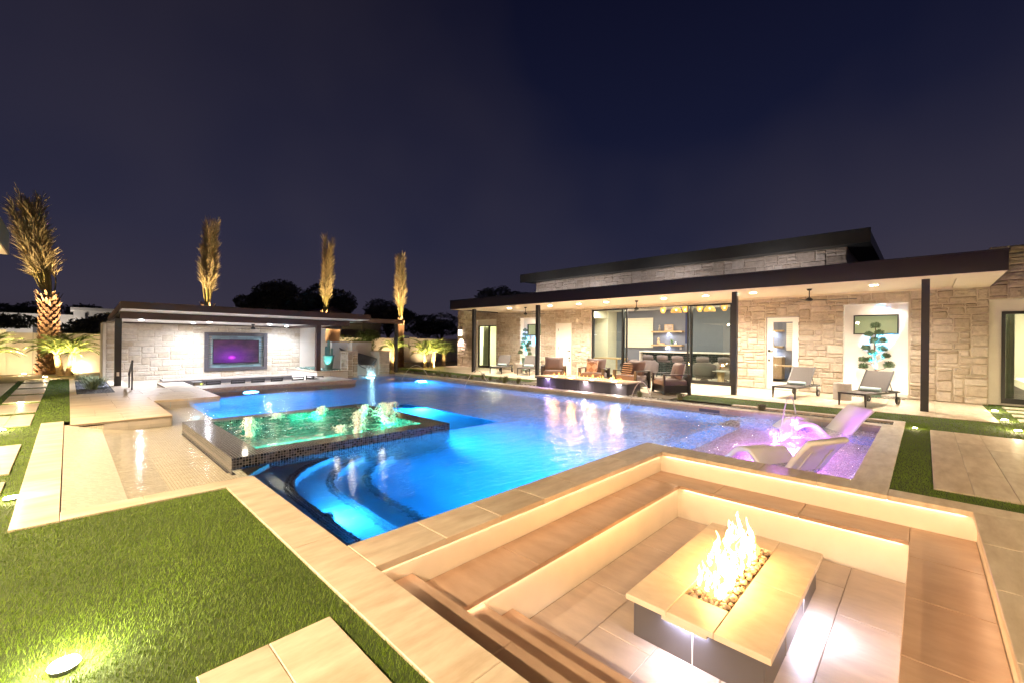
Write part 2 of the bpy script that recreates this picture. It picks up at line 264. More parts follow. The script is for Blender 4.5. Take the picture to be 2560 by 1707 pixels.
# ------------------------------------------------------------------ mesh helper
class MB:
    def __init__(s): s.v = []; s.f = []; s.t = []
    def quad(s, a, b, c, d): n = len(s.v); s.v += [a, b, c, d]; s.f.append((n, n+1, n+2, n+3)); return s
    def tri(s, a, b, c): n = len(s.v); s.v += [a, b, c]; s.f.append((n, n+1, n+2)); return s
    def box(s, x0, x1, y0, y1, z0, z1):
        n = len(s.v); s.v += [(x0, y0, z0), (x1, y0, z0), (x1, y1, z0), (x0, y1, z0), (x0, y0, z1), (x1, y0, z1), (x1, y1, z1), (x0, y1, z1)]
        s.f += [(n, n+3, n+2, n+1), (n+4, n+5, n+6, n+7), (n, n+1, n+5, n+4), (n+1, n+2, n+6, n+5), (n+2, n+3, n+7, n+6), (n+3, n, n+4, n+7)]; return s
    def slab(s, x0, x1, y0, y1, z0, z1, b=.004):
        """box with a small chamfer round its top"""
        n = len(s.v)
        for (q, z) in ((0, z0), (0, z1-b), (b, z1)):
            s.v += [(x0+q, y0+q, z), (x1-q, y0+q, z), (x1-q, y1-q, z), (x0+q, y1-q, z)]
        s.f.append((n, n+3, n+2, n+1)); s.f.append((n+8, n+9, n+10, n+11))
        for l in (0, 4):
            for i in range(4): j = (i+1) % 4; s.f.append((n+l+i, n+l+j, n+l+4+j, n+l+4+i))
        return s
    def cyl(s, p0, p1, r0, r1=None, n=10, caps=True):
        p0 = Vector(p0); p1 = Vector(p1); r1 = r0 if r1 is None else r1
        d = (p1-p0).normalized(); a = d.orthogonal().normalized(); b = d.cross(a); k = len(s.v)
        for p, r in ((p0, r0), (p1, r1)):
            for i in range(n): t = 2*pi*i/n; s.v.append(tuple(p + a*(r*cos(t)) + b*(r*sin(t))))
        for i in range(n): j = (i+1) % n; s.f.append((k+i, k+j, k+n+j, k+n+i))
        if caps: s.f.append(tuple(k+i for i in range(n-1, -1, -1))); s.f.append(tuple(k+n+i for i in range(n)))
        return s
    def tube(s, pts, rs, n=6):
        k = len(s.v); pts = [Vector(p) for p in pts]
        if not hasattr(rs, '__len__'): rs = [rs]*len(pts)
        ref = Vector((0.13, .21, 1)).normalized()
        for i, p in enumerate(pts):
            d = (pts[min(i+1, len(pts)-1)] - pts[max(i-1, 0)]).normalized()
            a = d.cross(ref)
            a = a.normalized() if a.length > 1e-4 else d.orthogonal().normalized()
            b = a.cross(d)
            for j in range(n): t = 2*pi*j/n; s.v.append(tuple(p + (a*cos(t) + b*sin(t))*rs[i]))
        for i in range(len(pts)-1):
            for j in range(n): q = (j+1) % n; s.f.append((k+i*n+j, k+i*n+q, k+(i+1)*n+q, k+(i+1)*n+j))
        s.f.append(tuple(k+j for j in range(n-1, -1, -1))); s.f.append(tuple(k+(len(pts)-1)*n+j for j in range(n)))
        return s
    def lathe(s, prof, cx=0, cy=0, n=20, ex=1, ey=1):
        k = len(s.v)
        for r, z in prof:
            for j in range(n): t = 2*pi*j/n; s.v.append((cx+r*cos(t)*ex, cy+r*sin(t)*ey, z))
        for i in range(len(prof)-1):
            for j in range(n): q = (j+1) % n; s.f.append((k+i*n+j, k+i*n+q, k+(i+1)*n+q, k+(i+1)*n+j))
        s.f.append(tuple(k+j for j in range(n-1, -1, -1))); s.f.append(tuple(k+(len(prof)-1)*n+j for j in range(n)))
        return s
    def blob(s, c, r, n=8, m=6, jit=.0, rg=rng):
        k = len(s.v); rx, ry, rz = r if hasattr(r, '__len__') else (r, r, r)
        s.v.append((c[0], c[1], c[2]-rz))
        for i in range(1, m):
            a = -pi/2 + pi*i/m
            for j in range(n):
                t = 2*pi*j/n; q = 1 + jit*(rg.random()-.5)*2
                s.v.append((c[0]+rx*cos(a)*cos(t)*q, c[1]+ry*cos(a)*sin(t)*q, c[2]+rz*sin(a)*q))
        s.v.append((c[0], c[1], c[2]+rz)); e = len(s.v)-1
        for j in range(n): q = (j+1) % n; s.f.append((k, k+1+q, k+1+j)); s.f.append((e, e-n+j, e-n+q))
        for i in range(m-2):
            for j in range(n): q = (j+1) % n; a = k+1+i*n; s.f.append((a+j, a+q, a+n+q, a+n+j))
        return s
    def xform(s, M):
        s.v = [tuple(M @ Vector(p)) for p in s.v]; return s
    def build(s, name, mat, parent=None, smooth=False, kind=None, label=None, local=False, data=None):
        me = data or bpy.data.meshes.new(name)
        if data is None:
            off = Vector((0, 0, 0))
            if parent is not None and not local:
                q = parent
                while q is not None: off += q.location; q = q.parent
            vs = [(x-off.x, y-off.y, z-off.z) for x, y, z in s.v]
            me.from_pydata(vs, [], s.f)
            for mm in (mat if isinstance(mat, (list, tuple)) else [mat]): me.materials.append(mm)
            if smooth: me.polygons.foreach_set('use_smooth', [True]*len(me.polygons))
            if s.t:
                at = me.attributes.new('tone', 'FLOAT', 'POINT'); at.data.foreach_set('value', s.t)
            me.update()
        o = bpy.data.objects.new(name, me); COL.objects.link(o)
        if parent is not None: o.parent = parent
        if kind: o['kind'] = kind
        if label: o['label'] = label
        return o
def thing(name, label, cat, loc=(0, 0, 0), rz=0, group=None):
    o = bpy.data.objects.new(name, None); COL.objects.link(o); o.location = loc; o.rotation_euler = (0, 0, rz)
    o.empty_display_size = .1; o['label'] = label; o['category'] = cat
    if group: o['group'] = group
    return o
def tag(o, label, cat, group=None):
    o['label'] = label; o['category'] = cat
    if group: o['group'] = group
    return o
def kids(o): return [c for c in bpy.data.objects if c.parent == o]
def copy_tree(o, parent=None, K=None):
    if K is None:
        K = {}
        for c in bpy.data.objects:
            if c.parent: K.setdefault(c.parent.name, []).append(c)
    c = o.copy(); COL.objects.link(c); c.parent = parent
    for ch in K.get(o.name, []): copy_tree(ch, c, K)
    return c
def dup(o, loc, rz=0, label=None, group=None, scale=None):
    c = copy_tree(o); c.location = loc; c.rotation_euler = (0, 0, rz)
    if label: c['label'] = label
    if group: c['group'] = group
    if scale: c.scale = scale
    return c
def rects(xs, ys, inside, z, flip=False):
    m = MB(); xs = sorted(xs); ys = sorted(ys)
    for a, b in zip(xs, xs[1:]):
        for c, d in zip(ys, ys[1:]):
            if b-a > 1e-6 and d-c > 1e-6 and inside((a+b)/2, (c+d)/2): m.quad((a, c, z), (b, c, z), (b, d, z), (a, d, z))
    return m
def lamp(name, kind, loc, power, col, size=.05, to=None, parent=None, spot=None, blend=.5, sy=None, shape=None):
    d = bpy.data.lights.new(name, kind); d.energy = power; d.color = col
    if kind == 'AREA': d.size = size; d.shape = shape or ('RECTANGLE' if sy else 'DISK'); d.size_y = sy or size
    else: d.shadow_soft_size = size
    if kind == 'SPOT': d.spot_size = radians(spot or 90); d.spot_blend = blend
    o = bpy.data.objects.new(name, d); COL.objects.link(o)
    off = Vector((0, 0, 0)); q = parent
    while q is not None: off += q.location; q = q.parent
    o.location = Vector(loc) - off
    if to is not None: o.rotation_euler = (Vector(to)-Vector(loc)).to_track_quat('-Z', 'Y').to_euler()
    if parent: o.parent = parent
    return o

# ================================================================== GROUND, POOL, PIT
PW = -.13                                   # pool water level
def in_main(x, y):
    if 1.40 < x < 10.5 and 2.98 < y < 17.6:
        if x < 2.73 and y > 13.09: return False
        if x < 7.5 and y > 15.35: return False
        return True
    return 6.04 < x < 10.5 and .56 < y < 2.99
def in_shelf(x, y): return -.03 < x < 1.401 and 5.25 < y < 10.43
def in_pit(x, y): return 1.37 < x < 5.70 and -.36 < y < 2.62
def in_bar(x, y): return (1.30 < x < 7.5 and 16.45 < y < 21.1) or (2.75 < x < 7.5 and 15.35 < y < 21.1)
XS = [-400, -60, -20, -8, -.03, 1.30, 1.37, 1.40, 2.73, 2.75, 5.70, 6.04, 7.5, 10.5, 17, 30, 80, 400]
YS = [-400, -60, -20, -8, -.36, .56, 2.62, 2.98, 2.99, 5.25, 10.43, 13.09, 15.35, 16.45, 17.6, 21.1, 30, 60, 120, 400]
g = rects(XS, YS, lambda x, y: not (in_main(x, y) or in_shelf(x, y) or in_pit(x, y) or in_bar(x, y)), -.07).build('ground', DIRT, kind='structure')

# ---- slabs laid on the ground
SLABC = {}
def slab_piece(parent, x0, x1, y0, y1, mat, z=0., th=.05, gap=.0016, name='tile'):
    w, d = round(x1-x0-2*gap, 3), round(y1-y0-2*gap, 3)
    if w <= .01 or d <= .01: return
    key = (w, d, mat.name, th)
    if key not in SLABC:
        me = bpy.data.meshes.new('slab'); mm = MB().slab(-w/2, w/2, -d/2, d/2, -th, 0)
        me.from_pydata(mm.v, [], mm.f); me.materials.append(mat); SLABC[key] = me
    o = bpy.data.objects.new(name, SLABC[key]); COL.objects.link(o); o.parent = parent
    o.location = Vector(((x0+x1)/2, (y0+y1)/2, z + rng.uniform(-.0008, .0008))) - parent.location
    return o
def slab_field(parent, x0, x1, y0, y1, sx, sy, mat=TRAV, z=0., stagger=True, th=.05):
    nx = max(1, round((x1-x0)/sx)); ny = max(1, round((y1-y0)/sy)); dx = (x1-x0)/nx; dy = (y1-y0)/ny
    for j in range(ny):
        off = (dx/2 if (stagger and j % 2 and nx > 1) else 0)
        xs = [x0] + [x0 + i*dx - off for i in range(1, nx+1)] + ([x1] if off else [])
        for a, b in zip(xs, xs[1:]):
            if b-a > .02: slab_piece(parent, a, b, y0+j*dy, y0+(j+1)*dy, mat, z, th)
def struct_root(name):
    o = bpy.data.objects.new(name, None); COL.objects.link(o); o['kind'] = 'structure'; return o
cop = struct_root('pool_coping')
m = MB()
for (a, b, c, d) in ((1.11, 1.40, -.40, 5.02), (-.31, -.035, 5.02, 10.9), (-.035, 1.40, 5.02, 5.25), (1.40, 6.04, 2.63, 2.98), (5.71, 6.04, .26, 2.63), (6.04, 10.8, .26, .56), (10.5, 10.8, .56, 17.6), (5.71, 5.93, -.66, .26), (1.40, 5.71, -.66, -.37), (10.8, 11.47, .26, .43), (11.27, 11.47, .43, 3.4)):
    m.box(a, b, c, d, -.068, -.052)
m.build('bedding', MORTAR, cop)
slab_field(cop, 1.11, 1.412, -.40, 5.02, 1, 1.62)
slab_field(cop, -.31, -.035, 5.02, 10.9, 1, 1.45)
slab_field(cop, -.035, .50, 5.02, 5.25, 1, 1); slab_field(cop, .50, 1.412, 5.02, 5.262, 1, 1)
slab_field(cop, 1.412, 6.04, 2.58, 2.992, .61, 1)
slab_field(cop, 5.66, 6.052, .26, 2.58, 1, .62)
slab_field(cop, 6.052, 10.488, .26, .572, .9, 1); slab_field(cop, 10.488, 10.8, .26, 17.6, 1, .60)
slab_field(cop, 5.66, 5.93, -.66, .26, 1, .9); slab_field(cop, 1.41, 5.66, -.66, -.32, .9, 1)
slab_field(cop, 10.8, 11.27, .26, .43, 1, 1); slab_field(cop, 11.27, 11.47, .26, 3.4, 1, 1.1)

deck = struct_root('pool_deck')
m = MB()
for (a, b, c, d) in ((.04, 1.40, 10.43, 15.8), (1.40, 2.73, 13.09, 16.4), (.04, .17, 15.8, 21.9), (.17, .90, 20.55, 21.05), (.9, 1.3, 15.8, 21.05), (2.05, 2.73, 16.4, 18.2)): m.box(a, b, c, d, -.068, -.012)
m.build('bedding', MORTAR, deck)
slab_field(deck, .04, 1.412, 10.43, 13.09, .69, .9); slab_field(deck, .04, 2.745, 13.078, 15.8, .68, .9)
slab_field(deck, .04, .17, 15.8, 21.9, .2, 1.2); slab_field(deck, .17, .90, 20.55, 21.05, .8, .6)
slab_field(deck, .90, 1.30, 15.8, 21.05, .5, .9); slab_field(deck, 1.30, 2.745, 15.8, 16.45, .72, .65); slab_field(deck, 2.05, 2.745, 16.45, 18.2, .7, .9)

patio = struct_root('patio')
MB().box(12.72, 16.29, -1.05, 20.2, -.068, -.012).build('bedding', MORTAR, patio)
slab_field(patio, 12.72, 16.3, -1.07, 20.2, .9, .9)
m = MB(); m.box(11.3, 12.72, 4.95, 10.6, -.068, -.012).build('bedding', MORTAR, patio)
slab_field(patio, 12.05, 12.72, 4.95, 10.6, .7, .9)
side = struct_root('side_paving')
MB().box(6.30, 10.68, -6, -.08, -.068, -.012).build('bedding', MORTAR, side)
for k in range(9):
    y1 = -.075 - k*.305*1.0
    if k == 0: continue
for i, (a, b) in enumerate(((-.37, -.075), (-.67, -.37), (-1.3, -.67), (-2.2, -1.3), (-3.1, -2.2), (-4.0, -3.1), (-5., -4.), (-6, -5))):
    n = 3 if i % 2 else 2
    for k in range(n+1):
        e = [6.30 + (10.68-6.30)*j/(n+1) for j in range(n+2)]
        slab_piece(side, e[k], e[k+1], a, b, TRAV)
# stepping pavers
steps = struct_root('stepping_pavers')
def paver(x0, x1, y0, y1, joints=(), axis=0):
    e = [x0 if axis == 0 else y0, *joints, x1 if axis == 0 else y1]
    for a, b in zip(e, e[1:]):
        if axis == 0: slab_piece(steps, a, b, y0, y1, TRAV, name='paver')
        else: slab_piece(steps, x0, x1, a, b, TRAV, name='paver')
for (y0, y1) in ((7.13, 8.95), (10.81, 12.30), (12.66, 14.28), (14.68, 16.33), (16.72, 18.28), (18.67, 20.34), (20.70, 21.9)): paver(-1.0, -.43, y0, y1, (-.72,))
paver(-1.0, -.43, 5.3, 6.75, (-.72,))
paver(.40, .99, .9, 2.29, (.69,)); paver(.40, .99, -.9, .5, (.69,)); paver(-.6, -.02, .9, 2.29, (-.3,))
for a, b in ((-2.4, 20.9),): paver(-4.6, -1.15, -3, 2.5, (-3.4, -2.3)); paver(-4.6, -1.15, 2.6, 9, (-3.4, -2.3)); paver(-4.6, -1.15, 9.1, 15, (-3.4, -2.3)); paver(-4.6, -1.15, 15.1, 20.8, (-3.4, -2.3))
for k in range(5): x = 16.22 - k*.84; paver(x-.42, x, -3.4, -1.39, (-2.4,), 1)

# ---- turf
LAWN = [(-3.9, .99, .9-3, 5.02), (.99, 1.11, -2, 5.02), (-.43, -.31, 5.02, 21.9), (-1.15, -.43, 5.02, 21.9), (-.31, .04, 10.9, 21.9),
        (5.93, 11.47, -.075, .26), (5.93, 6.30, -6, -.075), (10.68, 12.72, -6, .26), (11.47, 12.72, .26, 4.9), (2.0, 5.93, -6, -.66), (12.72, 16.6, -6, -1.07), (12.0, 12.9, 10.7, 20.0)]
PAV = [(-1.0, -.43, a, b) for a, b in ((7.13, 8.95), (10.81, 12.30), (12.66, 14.28), (14.68, 16.33), (16.72, 18.28), (18.67, 20.34), (20.70, 21.9), (5.3, 6.75))] + [(.40, .99, .9, 2.29), (.40, .99, -.9, .5), (-.6, -.02, .9, 2.29), (-4.6, -1.15, -3, 20.8)] + [(16.22-k*.84-.42, 16.22-k*.84, -3.4, -1.39) for k in range(5)]
lx = sorted({v for r in LAWN+PAV for v in r[:2]}); ly = sorted({v for r in LAWN+PAV for v in r[2:]})
def in_lawn(x, y): return any(a < x < b and c < y < d for a, b, c, d in LAWN) and not any(a < x < b and c < y < d for a, b, c, d in PAV)
rects(lx, ly, in_lawn, -.018).build('lawn', TURF, kind='structure')
def blades():
    r = np.random.default_rng(3); V = []; 
    zones = [((-1.2, 1.11, 1.2, 5.02), 8500, .030, .0042), ((.99, 1.11, .3, 1.2), 9000, .03, .004), ((-1.15, 0.04, 5.02, 9.5), 3600, .030, .006), ((-1.15, .04, 9.5, 15), 1500, .032, .009), ((-1.15, .04, 15, 21.9), 700, .034, .013),
             ((5.93, 11.47, -.075, .26), 2600, .03, .007), ((5.93, 6.30, -1.2, -.075), 4000, .03, .006), ((3.9, 5.93, -1.4, -.66), 4200, .03, .006), ((10.68, 12.72, -2.2, .26), 900, .032, .011), ((12.72, 16.6, -2.6, -1.07), 600, .033, .013), ((11.47, 12.72, .26, 4.9), 900, .032, .011), ((12.0, 12.9, 10.7, 20), 420, .035, .017)]
    for (x0, x1, y0, y1), dens, h, w in zones:
        dens *= 1.35; w *= .85; h *= .72
        n = int((x1-x0)*(y1-y0)*dens); x = r.uniform(x0, x1, n); y = r.uniform(y0, y1, n)
        keep = np.zeros(n, bool)
        for a, b, c, d in LAWN: keep |= (x > a) & (x < b) & (y > c) & (y < d)
        for a, b, c, d in PAV: keep &= ~((x > a) & (x < b) & (y > c) & (y < d))
        x = x[keep]; y = y[keep]; n = len(x)
        a = r.uniform(0, 2*pi, n); hh = h*r.uniform(.55, 1.15, n); ln = r.uniform(.15, .75, n)*hh; b = r.normal(.9, .9, n)
        dx = np.cos(a)*w/2*r.uniform(.7, 1.2, n); dy = np.sin(a)*w/2; z0 = np.full(n, -.02)
        tx = x + np.cos(b)*ln; ty = y + np.sin(b)*ln
        P = np.stack([np.stack([x-dx, y-dy, z0], 1), np.stack([x+dx, y+dy, z0], 1), np.stack([tx, ty, z0+hh], 1)], 1)
        V.append(P.reshape(-1, 3))
    V = np.concatenate(V); n = len(V)
    me = bpy.data.meshes.new('turf_blades'); me.vertices.add(n); me.vertices.foreach_set('co', V.ravel())
    me.loops.add(n); me.loops.foreach_set('vertex_index', np.arange(n, dtype=np.int32))
    me.polygons.add(n//3); me.polygons.foreach_set('loop_start', np.arange(0, n, 3, dtype=np.int32)); me.polygons.foreach_set('loop_total', np.full(n//3, 3, dtype=np.int32))
    me.update(calc_edges=True); me.materials.append(GRASSM)
    o = bpy.data.objects.new('grass', me); COL.objects.link(o); o['kind'] = 'stuff'
    tag(o, 'short bright green artificial turf blades between the pale slabs', 'grass'); return n//3
blades()

# ---- pool basin
basin = struct_root('pool_basin')
fz = -1.35
m = MB()
def wallq(m, x0, y0, x1, y1, z0, z1): m.quad((x0, y0, z0), (x1, y1, z0), (x1, y1, z1), (x0, y0, z1))
rects([1.4, 2.15, 2.73, 6.04, 7.5, 10.5], [2.98, 3.0, 9.48, 13.09, 15.35, 17.6], lambda x, y: in_main(x, y) and y > 2.98, fz).build('pool_floor', POOLF, basin)
m = MB()
for w in ((1.40, 2.98, 6.04, 2.98), (6.04, 2.98, 10.5, 2.98), (10.5, 2.98, 10.5, 17.6), (10.5, 17.6, 7.5, 17.6), (7.5, 17.6, 7.5, 15.35), (7.5, 15.35, 2.75, 15.35), (2.73, 15.35, 2.73, 13.09), (2.73, 13.09, 1.40, 13.09), (1.40, 5.25, 1.40, 2.98)):
    wallq(m, *w, fz, -.045 if not (w[0] >= 6.04 and w[1] == 2.98) else -.40)
mq = MB()
for w in ((1.40, 13.09, 1.40, 10.43), (1.40, 10.43, -.03, 10.43), (-.03, 5.25, 1.40, 5.25)): wallq(mq, *w, -.5, -.045)
mq.build('shelf_wall', MOSC, basin)
for w in ((6.04, .56, 6.04, 2.98), (6.04, .56, 10.5, .56), (10.5, .56, 10.5, 2.98)): wallq(m, *w, -.5, -.045)
m.build('pool_wall', POOLF, basin)
# waterline tiles
tm = {}
def wl_tiles(x0, y0, x1, y1, step=.305, z0=-.235, z1=-.05, mat=PTILE):
    L = hypot(x1-x0, y1-y0); n = max(1, round(L/step)); ux, uy = (x1-x0)/L, (y1-y0)/L; nx, ny = -uy, ux; s = L/n
    key = (round(s, 3), z0, z1, mat.name)
    if key not in tm: q = MB().box(-s/2+.003, s/2-.003, 0, .012, z0, z1); me = bpy.data.meshes.new('tile'); me.from_pydata(q.v, [], q.f); me.materials.append(mat); tm[key] = me
    for i in range(n):
        o = bpy.data.objects.new('tile', tm[key]); COL.objects.link(o); o.parent = basin
        o.location = (x0+ux*s*(i+.5), y0+uy*s*(i+.5), 0); o.rotation_euler = (0, 0, math.atan2(uy, ux))
wl_tiles(10.5, .56, 10.5, 17.6); wl_tiles(7.5, 15.35, 2.75, 15.35); wl_tiles(10.5, 17.6, 7.5, 17.6); wl_tiles(7.5, 17.6, 7.5, 15.36)
wl_tiles(2.73, 13.09, 1.40, 13.09); wl_tiles(1.40, 13.09, 1.40, 10.44); wl_tiles(1.38, 10.43, .45, 10.43, .37, -.2, -.05); wl_tiles(2.73, 15.3, 2.73, 13.1)
wl_tiles(1.40, 5.25, 1.40, 2.98); wl_tiles(6.04, 2.97, 6.04, .56)
wl_tiles(1.40, 2.98, 6.04, 2.98)
# shallow mosaic shelf with its beach slope
def arcx(x0, y):                            # plan curve of the step edges
    t = max(0, min(1.27, y-4.9)); return x0 + 1.35 - sqrt(1.35**2 - t*t)
sh = MB(); zs = -.21
sh.quad((-.03, 5.25, -.002), (.45, 5.25, -.14), (.45, 10.43, -.14), (-.03, 10.43, -.002))
sh.quad((.45, 5.25, -.14), (.80, 5.25, zs), (.80, 10.43, zs), (.45, 10.43, -.14))
sh.quad((.80, 5.25, zs), (1.40, 5.25, zs), (1.40, 10.43, zs), (.80, 10.43, zs))
sh.quad((1.40, 9.48, zs), (2.15, 9.48, zs), (2.15, 13.09, zs), (1.40, 13.09, zs)); sh.quad((2.15, 9.48, zs), (2.15, 9.48, fz), (2.15, 13.09, fz), (2.15, 13.09, zs))
pts = [(1.40, 5.62), (1.52, 5.82), (1.66, 6.0), (1.84, 6.17)]
for (a, b), (c, d) in zip(pts, pts[1:]): sh.quad((a, b, zs), (c, d, zs), (c, 6.17, zs), (a, 6.17, zs)); sh.quad((a, b, -.42), (c, d, -.42), (c, d, zs), (a, b, zs))
sh.quad((1.40, 6.17, zs), (1.84, 6.17, zs), (1.84, 6.3, zs), (1.40, 6.3, zs))
sh.build('shelf_floor', MOSC, basin)
# the three curved steps with dark tile noses
for k, (x0, zt, zb) in enumerate(((1.80, -.42, -.72), (2.29, -.72, -1.02), (2.79, -1.02, fz))):
    ys = [2.98 + (4.9-2.98)*i/4 for i in range(5)] + [4.9 + 1.27*i/12 for i in range(1, 13)]
    t, nz_, = MB(), MB()
    for a, b in zip(ys, ys[1:]):
        xa, xb = arcx(x0, a), arcx(x0, b); xi = 1.40
        pa, pb = xa-.02, xb-.02
        t.quad((xi, a, zt), (pa, a, zt), (pb, b, zt), (xi, b, zt)); t.quad((xa, a, zb), (xb, b, zb), (xb, b, zt-.05), (xa, a, zt-.05))
    t.build('pool_step', STEPF, basin)
    for off in (.0, .058):
        for a, b in zip(ys, ys[1:]):
            xa, xb = arcx(x0, a)-off-.07, arcx(x0, b)-off-.07
            nz_.quad((xa, a, zt+.004), (xa+.048, a, zt+.004), (xb+.048, b, zt+.004), (xb, b, zt+.004))
    nz_.build('step_nose', MOSD, basin)
# tanning ledge
MB().box(6.04, 10.5, .56, 2.98, -.9, -.40).build('tanning_ledge', MOSC, basin)
# skimmer mouth in the far wall
tg = MB(); tg.box(10.47, 10.486, 3.41, 3.87, -.12, -.05); tg.build('skimmer_mouth', pm('skimmer_blue', (.10, .13, .22), .5), basin)
# ---- water sheets
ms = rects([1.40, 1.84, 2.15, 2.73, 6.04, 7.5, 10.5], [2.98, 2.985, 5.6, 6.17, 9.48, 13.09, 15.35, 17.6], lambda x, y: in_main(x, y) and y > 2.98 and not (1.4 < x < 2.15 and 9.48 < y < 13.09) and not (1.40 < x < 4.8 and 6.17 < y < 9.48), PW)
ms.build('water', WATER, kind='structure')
rects([.425, 1.40, 2.15], [5.25, 9.48, 10.43, 13.09], lambda x, y: (x < 1.4 and 5.25 < y < 10.43) or (x > 1.4 and 9.48 < y < 13.09), PW).build('water', WATER2, kind='structure')
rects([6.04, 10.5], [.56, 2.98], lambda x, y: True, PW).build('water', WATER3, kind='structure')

# ---- raised spa
spa = thing('spa', 'square raised spa rimmed in dark mosaic with bubbling green water', 'spa', (3.1, 7.8, 0))
X0, X1, Y0, Y1 = 1.42, 4.80, 6.17, 9.48; ix0, ix1, iy0, iy1 = 1.78, 4.42, 6.50, 9.09
m = MB()
for a, b, c, d in ((X0, X1, Y0, iy0), (X0, X1, iy1, Y1), (X0, ix0, iy0, iy1), (ix1, X1, iy0, iy1)): m.quad((a, c, 0), (b, c, 0), (b, d, 0), (a, d, 0))
for a, b, c, d in ((X0, Y0, X1, Y0), (X1, Y0, X1, Y1), (X1, Y1, X0, Y1), (X0, Y1, X0, Y0)): wallq(m, a, b, c, d, fz, 0)
for a, b, c, d in ((ix0, iy0, ix1, iy0), (ix1, iy0, ix1, iy1), (ix1, iy1, ix0, iy1), (ix0, iy1, ix0, iy0)): wallq(m, a, b, c, d, -.9, 0)
m.build('mosaic_rim', MOSA, spa)
m = MB(); m.quad((ix0, iy0, -.88), (ix1, iy0, -.88), (ix1, iy1, -.88), (ix0, iy1, -.88))
for a, b, c, d in ((ix0, ix0+.42, iy0, iy1), (ix1-.42, ix1, iy0, iy1), (ix0+.42, ix1-.42, iy1-.42, iy1), (ix0+.42, ix1-.42, iy0, iy0+.42)): m.box(a, b, c, d, -.86, -.45)
m.build('bench', STEPF, spa)
def wavy(x0, x1, y0, y1, z, nx, ny, amp, seed):
    r = np.random.default_rng(seed); ks = [(r.uniform(2, 22), r.uniform(0, 2*pi), r.uniform(0, 2*pi)) for _ in range(26)]
    m = MB(); 
    for j in range(ny+1):
        for i in range(nx+1):
            x = x0+(x1-x0)*i/nx; y = y0+(y1-y0)*j/ny; e = 0
            for k, a, p in ks: e += sin(k*(x*cos(a)+y*sin(a))+p)/(k**.8)
            edge = min(1, 6*min(i/nx, 1-i/nx, j/ny, 1-j/ny)+.15)
            m.v.append((x, y, z+amp*e*edge))
    for j in range(ny):
        for i in range(nx): a = j*(nx+1)+i; m.f.append((a, a+1, a+nx+2, a+nx+1))
    return m
wavy(ix0, ix1, iy0, iy1, -.035, 90, 90, .016, 4).build('spa_water', SPAW, spa, smooth=True)
def spray(name, c, h, w, n, seed, lean=(0, 0), mat=FOAM, core=True, parent=None):
    """thrown water as a long exposure sees it: many thin arcs of falling drops round a soft column"""
    r = random.Random(seed); m = MB()
    for i in range(int(n*.8)):
        a = r.uniform(0, 2*pi); hh = h*(.35+.75*r.random()**.8); out = w*(.35+1.1*r.random()**1.3)*(1.25-.5*hh/h); t0 = r.uniform(0, .35) if core else .2; t1 = t0+r.uniform(.25, .6)
        P = []; R_ = []
        for k in range(6):
            t = t0+(t1-t0)*k/5; z = 4*hh*t*(1-t)*1.0; P.append((c[0]+cos(a)*out*t*1.5+lean[0]*z/h+r.uniform(-.004, .004), c[1]+sin(a)*out*t*1.5+lean[1]*z/h+r.uniform(-.004, .004), c[2]+max(0, z))); R_.append((.0015+.0055*sin(pi*k/5))*r.uniform(.7, 1.6))
        m.tube(P, [q*.75 for q in R_], 3)
    if core:
        for q in range(5):
            dx, dy = r.uniform(-.35, .35)*w, r.uniform(-.35, .35)*w; hh = h*r.uniform(.45, .85); K = 9
            P = [(c[0]+dx+lean[0]*k/K+r.uniform(-.1, .1)*w, c[1]+dy+lean[1]*k/K+r.uniform(-.1, .1)*w, c[2]+hh*k/K) for k in range(K+1)]
            m.tube(P, [w*(.42*(1-k/K)**.6+.03)*r.uniform(.75, 1.25) for k in range(K+1)], 9)
    for i in range(n//2):
        t = r.random(); a = r.uniform(0, 2*pi); d = w*(.4+1.1*r.random()); z = c[2]+h*t*1.1; q = r.uniform(.002, .005); m.blob((c[0]+d*cos(a), c[1]+d*sin(a), z), (q, q, q*r.uniform(1, 3)), 4, 3)
    return m.build(name, mat, parent, smooth=True, kind='stuff')
for i, (x, y, h, w, lean) in enumerate(((2.0, 7.55, .34, .13, (-.05, .02)), (2.75, 8.75, .15, .12, (0, 0)), (3.6, 8.8, .20, .12, (0, 0)), (4.2, 8.2, .24, .14, (0, 0)), (4.12, 7.15, .42, .26, (0, 0)), (3.25, 6.62, .40, .15, (.10, .10)), (3.0, 6.62, .2, .12, (0, 0)))):
    spray('water_jet', (x, y, -.04), h*.85, w*.8, 190 if i not in (4,) else 400, 11+i, lean, parent=spa, core=(i not in (1, 6))); lamp('jet_light', 'POINT', (x-w*.9, y-w*.9, h*.75), .28*(h/.3), (1, .92, .74), .04, parent=spa)  # warm point lamps added in mid-air to whiten the spray
GREEN = (.03, 1.0, .60)
L1 = lamp('spa_lamp', 'AREA', (4.36, 7.2, -.42), 60, GREEN, .22, (3.0, 7.3, -.6), spa)
L2 = lamp('spa_lamp', 'POINT', (3.9, 7.2, -.3), 30, GREEN, .2, parent=spa)
L2 = lamp('spa_lamp', 'POINT', (2.7, 8.0, -.35), 7, GREEN, .2, parent=spa)

